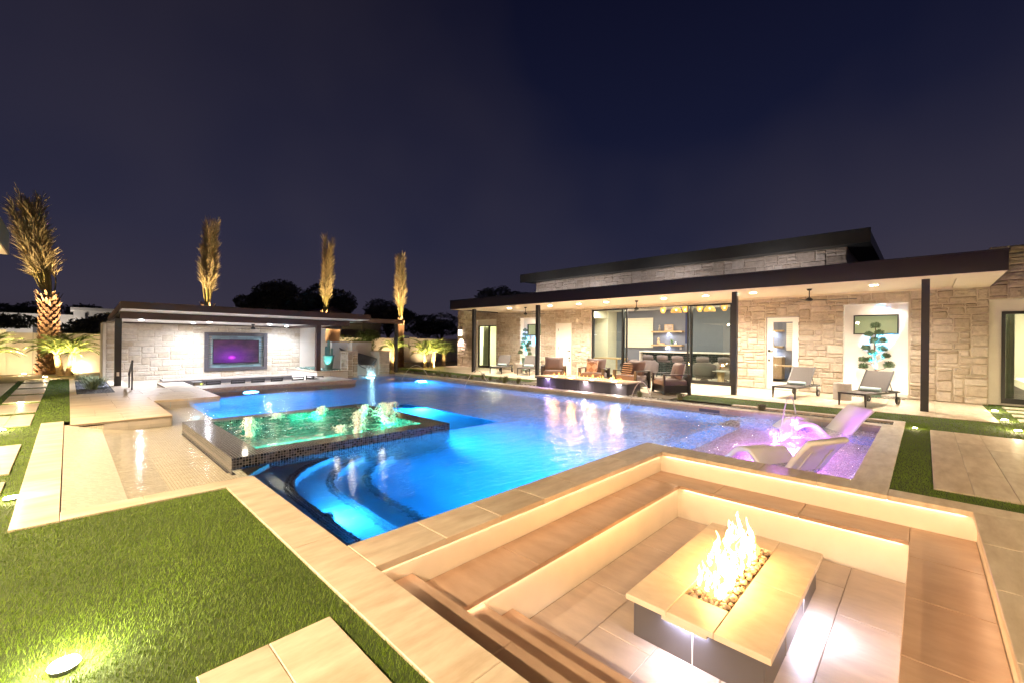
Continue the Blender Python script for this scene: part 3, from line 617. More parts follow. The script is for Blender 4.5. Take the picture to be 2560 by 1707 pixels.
# ---- pool lamps
def pool_light(loc, to, power, label, col=(.03, .42, 1.0)):
    t = thing('pool_light', label, 'pool light', loc, 0, 'underwater pool lights'); d = (Vector(to)-Vector(loc)).normalized()
    MB().cyl(Vector(loc)-d*.03, Vector(loc)+d*.01, .11, .11, 16).build('housing', CHAR, t)
    MB().cyl(Vector(loc)+d*.012, Vector(loc)+d*.02, .085, .085, 16).build('lens', BLUEL, t)
    lamp('glow', 'AREA', Vector(loc)+d*.03, power, col, .40, to, t)
pool_light((1.83, 4.3, -.60), (3.0, 4.2, -1.0), 150, 'white-hot pool light set in the riser of the curved near steps')
pool_light((4.84, 6.45, -.7), (8.5, 5.5, -1.1), 120, 'cyan pool light in the pool side of the spa near its sharp corner')
pool_light((2.19, 11.3, -.62), (6, 12.2, -1), 90, 'pool light at the edge of the shallow shelf behind the spa')
pool_light((4.0, 15.30, -.62), (4.5, 11.5, -1), 110, 'pool light under the swim-up bar counter')
pool_light((10.45, 15.3, -.95), (7, 11.5, -1.3), 150, 'pool light in the far pool wall beyond the fire table towards the slide')
pool_light((4.8, 3.03, -.75), (5.2, 7, -1.2), 110, 'pool light hidden under the coping beside the sunken seating')
lamp('shelf_glow', 'POINT', (1.95, 11.4, -.21), .9, (.35, .75, 1.0), .1)

# ---- tanning ledge bubblers
for i, (x, y) in enumerate(((7.45, 1.60), (8.95, 1.66))):
    t = thing('bubbler', ('glowing violet bubbler fountain by the cream lit pool lounger', 'glowing violet bubbler fountain by the purple pool lounger')[i], 'bubbler', (x, y, -.4), group='bubblers on the tanning ledge')
    MB().cyl((x, y, -.399), (x, y, -.385), .09, .09, 14).build('lens', PURPL, t)
    spray('water_plume', (x, y, PW-.02), .34, .085, 90, 40+i, mat=FOAMV, parent=t)
    lamp('glow', 'POINT', (x, y, -.30), 30, (.55, .16, 1.0), .08, parent=t)
    lamp('plume_glow', 'SPOT', (x, y, -.24), 260, (.80, .60, 1.0), .03, (x, y, 1), t, spot=35)
    lamp('plume_glow', 'POINT', (x, y, .06), 42, (.55, .12, 1.0), .05, parent=t)

# ================================================================== SUNKEN FIRE PIT
pit = struct_root('sunken_seating')
ZB, ZF = -.27, -.66
m = MB(); w = .0
for q in ((1.40, 2.61, 5.69, 2.61), (5.69, 2.61, 5.69, -.35), (5.69, -.35, 1.40, -.35)): wallq(m, *q, ZB-.05, -.045)
m.build('back_wall', PLASTER, pit)
m = MB()
for q in ((1.7, 2.195, 5.275, 2.195), (5.275, 2.195, 5.275, .065), (5.275, .065, 1.7, .065)): wallq(m, *q, ZF-.02, ZB-.04)
m.build('bench_front', PLASTER, pit)
MB().box(1.40, 5.66, -.32, 2.58, ZF-.12, ZF-.006).build('bedding', MORTAR, pit)
slab_field(pit, 2.3, 5.27, .07, 2.19, .86, .42, pm('pit_floor_stone', (.38, .31, .265), .38, ns=2.6, stretch=(3, 1, 1), bump=.1, bs=60, rand=.06, col2=(.50, .41, .34), bdist=.004), ZF, th=.005)
m = MB(); m.box(1.70, 5.68, 2.20, 2.605, ZB-.3, ZB-.042); m.box(5.28, 5.68, -.345, 2.20, ZB-.3, ZB-.042); m.box(1.70, 5.28, -.345, .06, ZB-.3, ZB-.042); m.build('bench_core', PLASTER, pit)
slab_field(pit, 1.70, 5.25, 2.17, 2.609, .88, 1, TRAVB, ZB, th=.035); slab_field(pit, 5.25, 5.689, .09, 2.609, 1, .82, TRAVB, ZB, th=.035); slab_field(pit, 1.70, 5.689, -.349, .09, .88, 1, TRAVB, ZB, th=.035)
# stairs
for x0, x1, z, ya, yb in ((1.40, 1.712, -.165, -.349, 2.609), (1.70, 2.012, -.33, .066, 2.194), (2.0, 2.312, -.495, .066, 2.194)):
    slab_field(pit, x0, x1, ya, yb, 1, .95, TRAVB, z, th=.03)
    MB().box(x0, x1-.030, ya, yb, ZF-.05, z-.031).build('riser', TRAVB, pit)
MB().box(1.38, 1.392, -.349, 2.609, -.3, -.051).build('riser', TRAVB, pit)
# led strips tucked under every lip
def strip(x0, y0, x1, y1, z, name='led_strip'):
    MB().box(min(x0, x1), max(x0, x1), min(y0, y1), max(y0, y1), z-.003, z).build(name, LEDW, pit)
strip(1.45, 2.600, 5.62, 2.607, -.0505); strip(5.680, -.28, 5.687, 2.54, -.0505); strip(1.45, -.347, 5.62, -.340, -.0505)
strip(1.75, 2.186, 5.2, 2.193, ZB-.0355); strip(5.266, .13, 5.273, 2.12, ZB-.0355); strip(1.75, .067, 5.2, .074, ZB-.0355)
strip(1.393, -.3, 1.399, 2.55, -.0505)
for x, z in ((1.7, -.165), (2.0, -.33), (2.3, -.495)): strip(x-.016, .15, x-.010, 2.12, z-.031)

ft = thing('fire_table', 'low square-cornered fire table with cream stone top and grey sides in the sunken pit', 'fire table', (3.74, 1.10, ZF))
a0, a1, b0, b1 = 2.86, 4.63, .63, 1.57; hx0, hx1, hy0, hy1 = 3.17, 4.35, .955, 1.265; zt = -.355; zb = -.395
o = .045
MB().box(a0+o, a1-o, b0+o, b1-o, ZF+.001, zb).build('base', GREYTILE, ft)
for y in (1.10,): MB().box(a0+o-.004, a0+o+.001, y-.003, y+.003, ZF+.001, zb).build('panel_joint', WHITE, ft)
for x in (3.45, 4.05): MB().box(x-.003, x+.003, b0+o-.004, b0+o+.001, ZF+.001, zb).build('panel_joint', CONCR, ft)
for q in ((a0, a0+.43+.02, hy1, b1), (a0+.45, a1, hy1, b1), (a0, hx0, b0+.36, hy1), (hx1, a1, b0+.36, hy1), (a0, a0+.86, b0, hy0), (a0+.86, a1, b0, hy0)):
    x0, x1, y0, y1 = q
    if y0 == b0+.36: y0 = hy0
    MB().slab(x0+.002, x1-.002, y0+.002, y1-.002, zb, zt, .003).build('slab', TABLETOP, ft)
MB().box(hx0-.01, hx1+.01, hy0-.01, hy1+.01, zb-.02, zb-.003).build('burner_pan', BLACK, ft)
# pebbles: every one its own piece
pm_ = []
for k in range(6):
    q = MB().blob((0, 0, 0), (1, .72+.06*k, .55), 9, 6, .06, random.Random(k)); me = bpy.data.meshes.new('pebble'); me.from_pydata(q.v, [], q.f); me.materials.append(PEB); me.polygons.foreach_set('use_smooth', [True]*len(me.polygons)); pm_.append(me)
r = random.Random(5); cnt = 0
for i in range(25):
    for j in range(8):
        for lay in range(1 if (i+j) % 3 else 2):
            if cnt >= 298: break
            x = hx0+.02+(hx1-hx0-.04)*(i+r.uniform(.1, .9))/25; y = hy0+.02+(hy1-hy0-.04)*(j+r.uniform(.1, .9))/8
            o_ = bpy.data.objects.new('pebble', pm_[r.randrange(6)]); COL.objects.link(o_); o_.parent = ft; s = r.uniform(.016, .027)
            o_.location = Vector((x, y, zb+.012+lay*.022+r.uniform(0, .014)))-ft.location; o_.rotation_euler = (r.uniform(-.6, .6), r.uniform(-.6, .6), r.uniform(0, 6.3)); o_.scale = (s, s, s); cnt += 1
# light boxes hung under the slab edge
for (x0, x1, y0, y1, lx_, ly_, to) in ((a0+o-.035, a0+o-.002, 1.0, 1.30, a0+o-.02, 1.15, (a0-.4, 1.15, ZF)), (3.75, 4.05, b0+o-.035, b0+o-.002, 3.9, b0+o-.02, (4.0, .30, ZF))):
    MB().box(x0, x1, y0, y1, zb-.03, zb-.001).build('light_box', TABLETOP, ft)
    if x1-x0 < .1: MB().box(x0+.006, x1-.004, y0+.01, y1-.01, zb-.034, zb-.0305).build('light_lens', LEDC, ft); lamp('white_glow', 'AREA', (lx_-.012, ly_, zb-.036), .9, (.80, .78, 1.0), .02, (lx_-.16, ly_, ZF), ft, sy=.28)
    else: MB().box(x0+.01, x1-.01, y0+.006, y1-.004, zb-.034, zb-.0305).build('light_lens', LEDC, ft); lamp('white_glow', 'AREA', (lx_, ly_-.012, zb-.036), 1.5, (.80, .78, 1.0), .28, (lx_, ly_-.20, ZF), ft, sy=.02)
def flame_mesh(pts, seed, scale=1.0, thick=.55):
    """tongues of fire: swept tapered tubes that wander upwards"""
    r = random.Random(seed); m = MB()
    for (x, y, z, h, w) in pts:
        P, R_ = [], []; K = 12; px = r.uniform(0, 6); py = r.uniform(0, 6); lx_ = r.uniform(-.12, .12)*h; ly_ = r.uniform(-.12, .12)*h
        for i in range(K+1):
            t = i/K; P.append((x+lx_*t+sin(px+t*9)*w*.9*t**.7, y+ly_*t+sin(py+t*8)*w*.9*t**.7, z+h*t)); R_.append(max(.0012, w*(1-t)**.8*(.55+.45*sin(t*9+px)**2)*(.6+1.1*min(1, t*5))))
        m.tube(P, R_, 7)
    return m
r = random.Random(21); P = []; P2 = []
for i in range(120):
    u = r.random(); x = hx0+.10+.95*u; y = (hy0+hy1)/2+r.uniform(-.07, .10); big = math.exp(-((u-.22)/.16)**2)*.85+math.exp(-((u-.76)/.13)**2)*1.15+.12
    (P if i % 3 else P2).append((x, y, zb+.03+(r.uniform(0, .12)*big if i % 4 == 0 else 0), (.05+.30*big*r.uniform(.3, 1.0))*(1 if i % 3 else 1.1), r.uniform(.008, .030)*(.5+big*.7)))
flame_mesh(P, 3).build('flames', FLAME, ft, smooth=True, kind='stuff'); flame_mesh(P2, 4).build('flame_edges', em('flame_edge', (1.0, .42, .10), .9), ft, smooth=True, kind='stuff')
for x, pw in ((3.40, 2.8), (3.75, 2.2), (4.05, 3.3)): lamp('fire_glow', 'POINT', (x, 1.12, -.16), pw, (1.0, .47, .15), .08, parent=ft)

# ================================================================== STONE WALLS
def ashlar(u0, u1, v0, v1, holes, seed, cu=.105, cv=.092, wmax=5):
    """random ashlar: rectangles of whole cells packed round the openings"""
    r = random.Random(seed); nu = max(1, round((u1-u0)/cu)); nv = max(1, round((v1-v0)/cv)); du = (u1-u0)/nu; dv = (v1-v0)/nv
    occ = [[False]*nu for _ in range(nv)]
    for j in range(nv):
        for i in range(nu):
            cu_, cv_ = u0+(i+.5)*du, v0+(j+.5)*dv
            if any(a < cu_ < b and c < cv_ < d for a, b, c, d in holes): occ[j][i] = True
    out = []
    for j in range(nv):
        for i in range(nu):
            if occ[j][i]: continue
            h = r.choices((1, 2, 3), (5, 6, 2.2))[0]; w = r.randint(2, wmax) if h > 1 else r.randint(2, wmax-1)
            if h == 3: w = max(w, 3)
            ww = 0
            while ww < w and i+ww < nu and not occ[j][i+ww]: ww += 1
            hh = 1
            while hh < h and j+hh < nv and all(not occ[j+hh][i+q] for q in range(ww)): hh += 1
            if i+ww < nu and not occ[j][i+ww] and (i+ww+1 >= nu or occ[j][i+ww+1]) : ww += 1; 
            ok = all(not occ[j+y][i+x] for y in range(hh) for x in range(ww) if i+x < nu)
            if not ok: hh = 1
            for y in range(hh):
                for x in range(ww):
                    if i+x < nu: occ[j+y][i+x] = True
            a, b, c, d = u0+i*du, u0+(i+ww)*du, v0+j*dv, v0+(j+hh)*dv
            out.append((a, b, c, d))
    return out
def stone_geo(m, rect, place, r, depth=.022, g=.007):
    a, b, c, d = rect; a += g; b -= g; c += g; d -= g; w, h = b-a, d-c; f = min(.028, w*.2, h*.2)
    us = [a, a+f, (a+b)/2+r.uniform(-.15, .15)*w, b-f, b]; vs = [c, c+f, (c+d)/2+r.uniform(-.15, .15)*h, d-f, d]
    n = len(m.v); tone = r.random(); D = depth*r.uniform(.7, 1.25); tx, ty = r.uniform(-.3, .3)*D, r.uniform(-.3, .3)*D
    for j, v in enumerate(vs):
        for i, u in enumerate(us):
            inner = 0 < i < 4 and 0 < j < 4
            e = (D*(1+r.uniform(-.22, .22)) + tx*(i-2)/2 + ty*(j-2)/2) if inner else 0.0
            ju = r.uniform(-.007, .007) if not (inner) else r.uniform(-.01, .01); jv = r.uniform(-.006, .006)
            if (i, j) in ((0, 0), (4, 0), (0, 4), (4, 4)): ju += (f*.35 if i == 0 else -f*.35); jv += (f*.35 if j == 0 else -f*.35)
            m.v.append(place(u+ju, v+jv, e)); m.t.append(tone)
    for j in range(4):
        for i in range(4): k = n+j*5+i; m.f.append((k, k+1, k+6, k+5))
def stone_wall(parent, rects_, place, mat, seed, budget, keyf, depth=.032):
    """the stones that show largest become pieces of their own, the rest is one mesh"""
    r = random.Random(seed); rects_ = sorted(rects_, key=keyf); near, far = rects_[:budget], rects_[budget:]
    for q in near:
        m = MB(); stone_geo(m, q, place, r, depth); m.build('stone', mat, parent, smooth=False)
    if far:
        m = MB()
        for q in far: stone_geo(m, q, place, r, depth)
        m.build('stonework', mat, parent, kind='stuff')
def with_holes(m, u0, u1, v0, v1, holes, place):
    us = sorted({u0, u1, *[h for q in holes for h in q[:2] if u0 < h < u1]}); vs = sorted({v0, v1, *[h for q in holes for h in q[2:] if v0 < h < v1]})
    for a, b in zip(us, us[1:]):
        for c, d in zip(vs, vs[1:]):
            if not any(q[0] < (a+b)/2 < q[1] and q[2] < (c+d)/2 < q[3] for q in holes): m.quad(place(a, c), place(b, c), place(b, d), place(a, d))

# ================================================================== HOUSE
XW = 16.3
hs = thing('house', 'long single storey house in pale rough limestone with deep flat dark-edged patio roof', 'house', (XW, 9.5, 0))
H_ = [(16.92, 18.53, 0, 2.68), (13.72, 15.15, 0, 2.69), (11.87, 12.83, 0, 2.37), (4.93, 10.80, 0, 2.93), (2.91, 3.85, 0, 2.38), (.34, 1.78, 0, 2.69)]
m = MB(); with_holes(m, -1.17, 20.26, 0, 3.25, H_, lambda u, v: (XW, u, v)); with_holes(m, -9, -1.17, 2.68, 4.0, [], lambda u, v: (XW, u, v))
m.quad((XW, 20.26, 0), (24, 20.26, 0), (24, 20.26, 3.25), (XW, 20.26, 3.25)); m.quad((XW, -1.17, 3.25), (24, -1.17, 3.25), (24, -1.17, 4.0), (XW, -1.17, 4.0)); m.quad((XW, -9, 4.0), (24, -9, 4.0), (24, -1.17, 4.0), (XW, -1.17, 4.0))
m.quad((24, -9, 0), (24, 20.26, 0), (24, 20.26, 4), (24, -9, 4))
m.build('wall', JOINT, hs)
rs = ashlar(-1.17, 20.26, 0, 3.25, H_, 5) + ashlar(-4.5, -1.17, 2.68, 4.0, [], 6)
place = lambda u, v, e: (XW-.004-e, u, v)
stone_wall(hs, rs, place, STONE, 3, 250, lambda q: hypot(XW, (q[0]+q[1])/2)/((q[1]-q[0])*(q[3]-q[2]))**.25)
# deep reveals and recess backs
def reveal(m, y0, y1, z0, z1, x0, x1):
    m.quad((x0, y0, z0), (x1, y0, z0), (x1, y0, z1), (x0, y0, z1)); m.quad((x0, y1, z0), (x1, y1, z0), (x1, y1, z1), (x0, y1, z1)); m.quad((x0, y0, z1), (x1, y0, z1), (x1, y1, z1), (x0, y1, z1))
for (a, b, c, d), dep in zip(H_, (.12, .30, .10, .14, .10, .30)):
    m = MB(); reveal(m, a, b, c, d, XW-.02, XW+dep); m.build('reveal', WPLASTER, hs)
m = MB()
with_holes(m, 16.92, 18.53, 0, 2.68, [(16.92, 18.50, .0, 2.36)], lambda u, v: (XW+.12, u, v))
m.build('header_panel', WPLASTER, hs)
for (y0, y1, wy0, wy1) in ((13.72, 15.15, 13.95, 14.87), (.34, 1.78, .55, 1.57)):
    m = MB(); with_holes(m, y0, y1, 0, 2.69, [(wy0, wy1, 1.81, 2.38)], lambda u, v: (XW+.30, u, v)); m.build('alcove_back', WPLASTER, hs)
m = MB(); with_holes(m, -9, -1.17, 0, 2.68, [(-4.6, -1.41, .05, 2.38)], lambda u, v: (XW+.36, u, v)); reveal(m, -9, -1.17, 0, 2.68, XW-.01, XW+.36)
m.build('recess_wall', WPLASTER, hs)
# windows and doors
def window(y0, y1, z0, z1, x, fr=.03, dep=.05, mull=(), glass=GLASS, name='window', mat=BLACK, sill=None):
    m = MB(); m.box(x-dep, x+.02, y0, y0+fr, z0, z1); m.box(x-dep, x+.02, y1-fr, y1, z0, z1); m.box(x-dep+.002, x+.018, y0+fr, y1-fr, z1-fr, z1); m.box(x-dep+.002, x+.018, y0+fr, y1-fr, z0, z0+(sill or fr))
    for q in mull: m.box(x-dep+.004, x+.016, q-.035, q+.035, z0+fr, z1-fr)
    f = m.build(name, mat, hs)
    e = [y0+fr, *mull, y1-fr]
    for a, b in zip(e, e[1:]): MB().quad((x-.015, a, z0+fr), (x-.015, b, z0+fr), (x-.015, b, z1-fr), (x-.015, a, z1-fr)).build('pane', glass, f)
    return f
window(13.95, 14.87, 1.81, 2.38, XW+.31); window(.55, 1.57, 1.81, 2.38, XW+.31)
window(16.93, 18.50, .02, 2.36, XW+.16, .05, .07, (17.62,), sill=.10)
window(-4.6, -1.41, .05, 2.38, XW+.40, .07, .09, (-3.0,), sill=.13)
window(4.95, 6.42, .02, 2.92, XW+.12, .05, .07, sill=.10)
window(9.25, 10.79, .02, 2.92, XW+.12, .05, .07, sill=.10)
window(6.36, 6.56, .02, 2.925, XW+.19, .045, .05); window(9.10, 9.29, .02, 2.925, XW+.19, .045, .05)
MB().box(XW+.03, XW+.2, 4.95, 10.79, 2.905, 2.93).build('slider_track', BLACK, hs); MB().box(XW+.03, XW+.2, 4.95, 10.79, .001, .018).build('sill', CHAR, hs)
# white solid door
d = MB(); d.box(XW+.02, XW+.08, 11.88, 11.95, 0, 2.36); d.box(XW+.02, XW+.08, 12.63, 12.82, 0, 2.36); d.box(XW+.022, XW+.078, 11.95, 12.63, 2.22, 2.36)
dr = MB().box(XW+.05, XW+.095, 11.95, 12.63, .01, 2.22).build('door', WHITE, hs); d.build('door_frame', WHITE, dr)
MB().box(XW-.02, XW+.05, 11.98, 12.02, 1.05, 1.09).box(XW-.03, XW-.01, 11.98, 12.12, 1.06, 1.08).build('handle', BLACK, dr); MB().box(XW+.0, XW+.05, 11.98, 12.03, .72, .78).box(XW+.0, XW+.05, 11.98, 12.03, .60, .65).build('lock', BLACK, dr)
for z in (.35, 1.15, 2.0): MB().box(XW+.005, XW+.025, 12.64, 12.655, z, z+.11).build('hinge', BLACK, dr)
# french door
d = MB(); d.box(XW+.03, XW+.08, 2.93, 3.10, .01, 2.36); d.box(XW+.03, XW+.08, 3.65, 3.83, .01, 2.36); d.box(XW+.032, XW+.078, 3.10, 3.65, 2.22, 2.36); d.box(XW+.032, XW+.078, 3.10, 3.65, .01, .25)
dr = d.build('door', WHITE, hs); MB().quad((XW+.05, 3.10, .25), (XW+.05, 3.65, .25), (XW+.05, 3.65, 2.22), (XW+.05, 3.10, 2.22)).build('pane', CGLASS, dr)
MB().box(XW-.0, XW+.03, 3.73, 3.79, 1.24, 1.31).box(XW-.02, XW+.0, 3.62, 3.79, 1.265, 1.285).build('handle', BLACK, dr); MB().box(XW-.0, XW+.03, 3.735, 3.785, .93, .99).build('lock', BLACK, dr)
for z in (.3, .95, 1.6, 2.1): MB().box(XW+.01, XW+.03, 2.92, 2.935, z, z+.10).build('hinge', BLACK, dr)
# patio roof
rf = MB(); rf.box(13.0, 24, -1.17, 16.75, 3.14, 3.40); rf.box(16.32, 24, 16.75, 20.3, 3.26, 3.40)
rf = rf.build('roof', BRONZE, hs)
m = MB(); m.box(12.975, 13.0, -1.18, 16.76, 3.005, 3.43); m.box(13.0, 16.28, -1.19, -1.17, 3.005, 3.43); m.box(13.0, 16.28, 16.75, 16.77, 3.005, 3.43); m.box(12.965, 12.975, -1.2, 16.78, 3.42, 3.445)
m.build('fascia', BRONZE, rf)
m = MB(); m.box(13.0, 13.8, -1.17, 16.75, 3.0, 3.02); m.box(13.8, 16.29, -1.17, -.5, 3.0, 3.02); m.box(13.8, 16.29, -.5, 16.75, 3.05, 3.07); m.quad((13.8, -.5, 3.0), (13.8, 16.75, 3.0), (13.8, 16.75, 3.055), (13.8, -.5, 3.055)); m.quad((13.8, -.5, 3.0), (16.29, -.5, 3.0), (16.29, -.5, 3.055), (13.8, -.5, 3.055))
m.box(16.24, 16.29, -.5, 16.75, 3.0, 3.049)
m.build('soffit', SOFFIT, rf)
for y in (-.07, 3.96, 11.56, 15.60): MB().box(13.53, 13.67, y, y+.14, .001, 2.999).build('column', DARK, hs)
# upper storey
m = MB(); m.quad((19, 2.0, 3.4), (19, 16.4, 3.4), (19, 16.4, 4.96), (19, 2.0, 4.96)); m.quad((19, 2.0, 3.4), (24, 2, 3.4), (24, 2, 4.96), (19, 2, 4.96)); m.quad((19, 16.4, 3.4), (24, 16.4, 3.4), (24, 16.4, 4.96), (19, 16.4, 4.96)); m.build('clerestory_wall', JOINT, hs)
stone_wall(hs, ashlar(2.0, 16.4, 3.9, 4.92, [], 9, .15, .12), lambda u, v, e: (18.996-e, u, v), STONE, 4, 48, lambda q: (q[0]+q[1])/2)
MB().box(18.2, 25, 1.33, 16.9, 4.93, 5.30).box(18.17, 18.2, 1.30, 16.93, 4.87, 5.34).build('upper_roof', pm('upper_roof_metal', (.045, .048, .045), .45), hs)
# interior: great room
def room(x0, x1, y0, y1, z1, mat, name, fl=CONCR, skip_front=True):
    m = MB(); m.quad((x1, y0, 0), (x1, y1, 0), (x1, y1, z1), (x1, y0, z1)); m.quad((x0, y0, 0), (x1, y0, 0), (x1, y0, z1), (x0, y0, z1)); m.quad((x0, y1, 0), (x1, y1, 0), (x1, y1, z1), (x0, y1, z1))
    o = m.build(name, mat, hs); MB().quad((x0, y0, .004), (x1, y0, .004), (x1, y1, .004), (x0, y1, .004)).build('room_floor', fl, hs); MB().quad((x0, y0, z1), (x1, y0, z1), (x1, y1, z1), (x0, y1, z1)).build('room_ceiling', WHITE, hs); return o
room(XW+.12, 20.5, 2.6, 12.75, 3.12, SLATE, 'inner_wall', pm('pale_floor', (.55, .50, .42), .35))
room(XW+.2, 19.6, 15.8, 20.1, 2.75, GREENW, 'inner_wall'); room(XW+.33, 19, -.4, 2.5, 2.75, GREENW, 'inner_wall'); room(XW+.33, 19, 13.1, 15.6, 2.75, GREENW, 'inner_wall'); room(XW+.45, 20.5, -6, -1.0, 2.8, CREAMW, 'inner_wall')
MB().box(19.6, 20.49, 11.95, 12.74, .01, 3.11).box(18.2, 20.49, 12.0, 12.74, 2.72, 3.10).build('bulkhead', CREAMW, hs)
MB().box(16.45, 18.9, 12.62, 12.74, .01, 3.11).build('bulkhead', CREAMW, hs)
for i in range(4): MB().box(19.585, 19.598, 12.2, 12.45, 2.90+i*.04, 2.92+i*.04).build('vent_slat', BLACK, hs)
MB().box(20.47, 20.49, 8.12, 8.25, 1.5, 3.1).build('wall_panel', pm('navy_panel', (.02, .035, .12), .6), hs)
def roomlamp(x, y, z, e, c, s=.5): lamp('room_light', 'AREA', (x, y, z), e*.35, c, s, (x, y, 0), hs)
roomlamp(18.2, 5.8, 3.08, 70, (1, .86, .68), 1.0); roomlamp(18.0, 8.6, 3.08, 90, (1, .88, .72), 1.0); roomlamp(18.2, 11.3, 3.08, 80, (1, .88, .72), 1.0); roomlamp(18.4, 3.6, 3.08, 45, (1, .86, .7), .6)
roomlamp(17.6, 18.6, 2.7, 260, (1, .85, .6), .6); roomlamp(17.8, 1.0, 2.7, 22, (1, .86, .62), .4); roomlamp(17.8, 14.4, 2.7, 22, (1, .86, .62), .4); roomlamp(17.5, -2.3, 2.75, 200, (1, .88, .66), .8)
# roof downlights
for i, y in enumerate((14.17, 11.72, 10.22, 8.92, 6.61, 5.19, 3.79, .97)):
    w_ = ('over the farthest pair of loungers', 'just past the third column', 'left of the long fire table', 'over the end of the fire table', 'over the middle of the sliding doors', 'at the near end of the sliding doors', 'beside the near inner column', 'over the lounger by the topiary alcove')[i]
    t = thing('recessed_downlight', 'round recessed soffit downlight '+w_, 'downlight', (14.5, y, 3.05), group='recessed lights in the patio soffit')
    MB().cyl((14.5, y, 3.040), (14.5, y, 3.0495), .11, .11, 18).build('trim', WHITE, t); MB().cyl((14.5, y, 3.033), (14.5, y, 3.0395), .085, .085, 16).build('lens', LAMPW, t)
    lamp('beam', 'SPOT', (14.5, y, 3.02), 250, (1.0, .86, .69), .06, (14.5, y, 0), t, spot=150, blend=1.0)
# alcove light: hidden strips up both sides and over the head
for (y0, y1, e) in ((.34, 1.78, 3.2), (13.72, 15.15, 3.2)):
    for y in (y0+.03, y1-.03): lamp('alcove_light', 'AREA', (XW+.05, y, .08), e, (1, .86, .66), .06, (XW-.12, y, 2.6), hs, sy=.06)
    lamp('alcove_light', 'AREA', (XW+.06, (y0+y1)/2, 2.66), e*.8, (1, .88, .72), y1-y0-.1, (XW+.25, (y0+y1)/2, 0), hs, sy=.03).rotation_euler = (0, radians(-12), radians(90))

# ceiling fans
def fan(x, y, z, rz, R_=.66, drop=.22, label='', mat=BLACK):
    t = thing('ceiling_fan', label, 'ceiling fan', (x, y, z), rz, 'ceiling fans')
    m = MB().cyl((0, 0, -.001), (0, 0, -.05), .07, .045, 14).build('canopy', mat, t, local=True); MB().cyl((0, 0, -.05), (0, 0, -drop), .014, .014, 8).build('rod', mat, t, local=True)
    MB().lathe([(.02, -drop+.02), (.05, -drop), (.085, -drop-.03), (.085, -drop-.07), (.04, -drop-.09)], n=16).build('motor', mat, t, local=True)
    for k in range(3):
        a = 2*pi*k/3; b = MB(); b.v = [(.07, -.04, 0), (R_*.6, -.06, .004), (R_, -.045, .004), (R_, .035, -.006), (R_*.6, .05, -.006), (.07, .035, -.003)]; b.v += [(p[0], p[1], p[2]-.008) for p in b.v]
        b.f = [(0, 1, 2, 3, 4, 5), (11, 10, 9, 8, 7, 6)] + [(i, (i+1) % 6, 6+(i+1) % 6, 6+i) for i in range(6)]
        b.xform(Matrix.Translation((0, 0, -drop-.055)) @ Matrix.Rotation(a, 4, 'Z')); b.build('blade', mat, t, local=True)
fan(14.5, 2.36, 3.049, .75, 1.05, .26, 'black three-bladed ceiling fan above the nearest patio lounger')
fan(14.7, 7.75, 3.049, .55, 1.0, .26, 'black three-bladed ceiling fan in front of the open sliding doors')
fan(14.5, 13.15, 3.049, .72, 1.0, .26, 'black three-bladed ceiling fan over the far patio loungers')
# wall lantern
t = thing('wall_lantern', 'black box lantern on the far end of the limestone wall', 'wall lantern', (XW-.04, 19.9, 1.74))
m = MB(); m.box(XW-.19, XW-.05, 19.76, 19.80, 1.78, 2.18)
m = MB()
for a, b in ((0, 0), (.22, 0), (0, .16), (.22, .16)): m.box(XW-.20+b, XW-.185+b, 19.79+a, 19.805+a, 1.76, 2.16)
m.box(XW-.21, XW-.02, 19.78, 20.03, 2.16, 2.19); m.box(XW-.205, XW-.03, 19.785, 20.025, 1.75, 1.77); m.box(XW-.05, XW-.02, 19.87, 19.93, 1.85, 2.26); m.build('cage', BLACK, t)
MB().box(XW-.18, XW-.06, 19.82, 19.99, 1.79, 2.12).build('diffuser', em('lantern_glow', (1, .85, .75), 2.2, (.6, .6, .6)), t)
lamp('down_beam', 'SPOT', (XW-.16, 19.9, 1.73), 75, (1.0, .78, .68), .03, (XW-.02, 19.9, .2), t, spot=100, blend=.9)

# ---- great room furniture
bar = thing('kitchen_bar', 'long white-topped bar faced with dark green tile inside the open doors', 'bar counter', (18.9, 7.4, 0))
MB().slab(18.75, 19.35, 4.6, 9.72, 1.06, 1.12).box(18.75, 19.35, 9.66, 9.72, .005, 1.06).build('countertop', WHITE, bar); MB().box(18.96, 19.3, 4.62, 9.65, .005, 1.055).build('carcass', pm('grout_light', (.4, .42, .42), .8), bar)
tm_ = bpy.data.meshes.new('tile'); q = MB().box(-.006, 0, -.145, .145, -.036, .036); tm_.from_pydata(q.v, [], q.f); tm_.materials.append(pm('dark_green_tile', (.045, .065, .065), .2, rand=.35))
for j in range(13):
    for i in range(17):
        yy = 9.5 - i*.30 + (.15 if j % 2 else 0)
        if 4.75 < yy < 9.51: o_ = bpy.data.objects.new('tile', tm_); COL.objects.link(o_); o_.parent = bar; o_.location = Vector((18.956, yy, .06+j*.079)) - bar.location
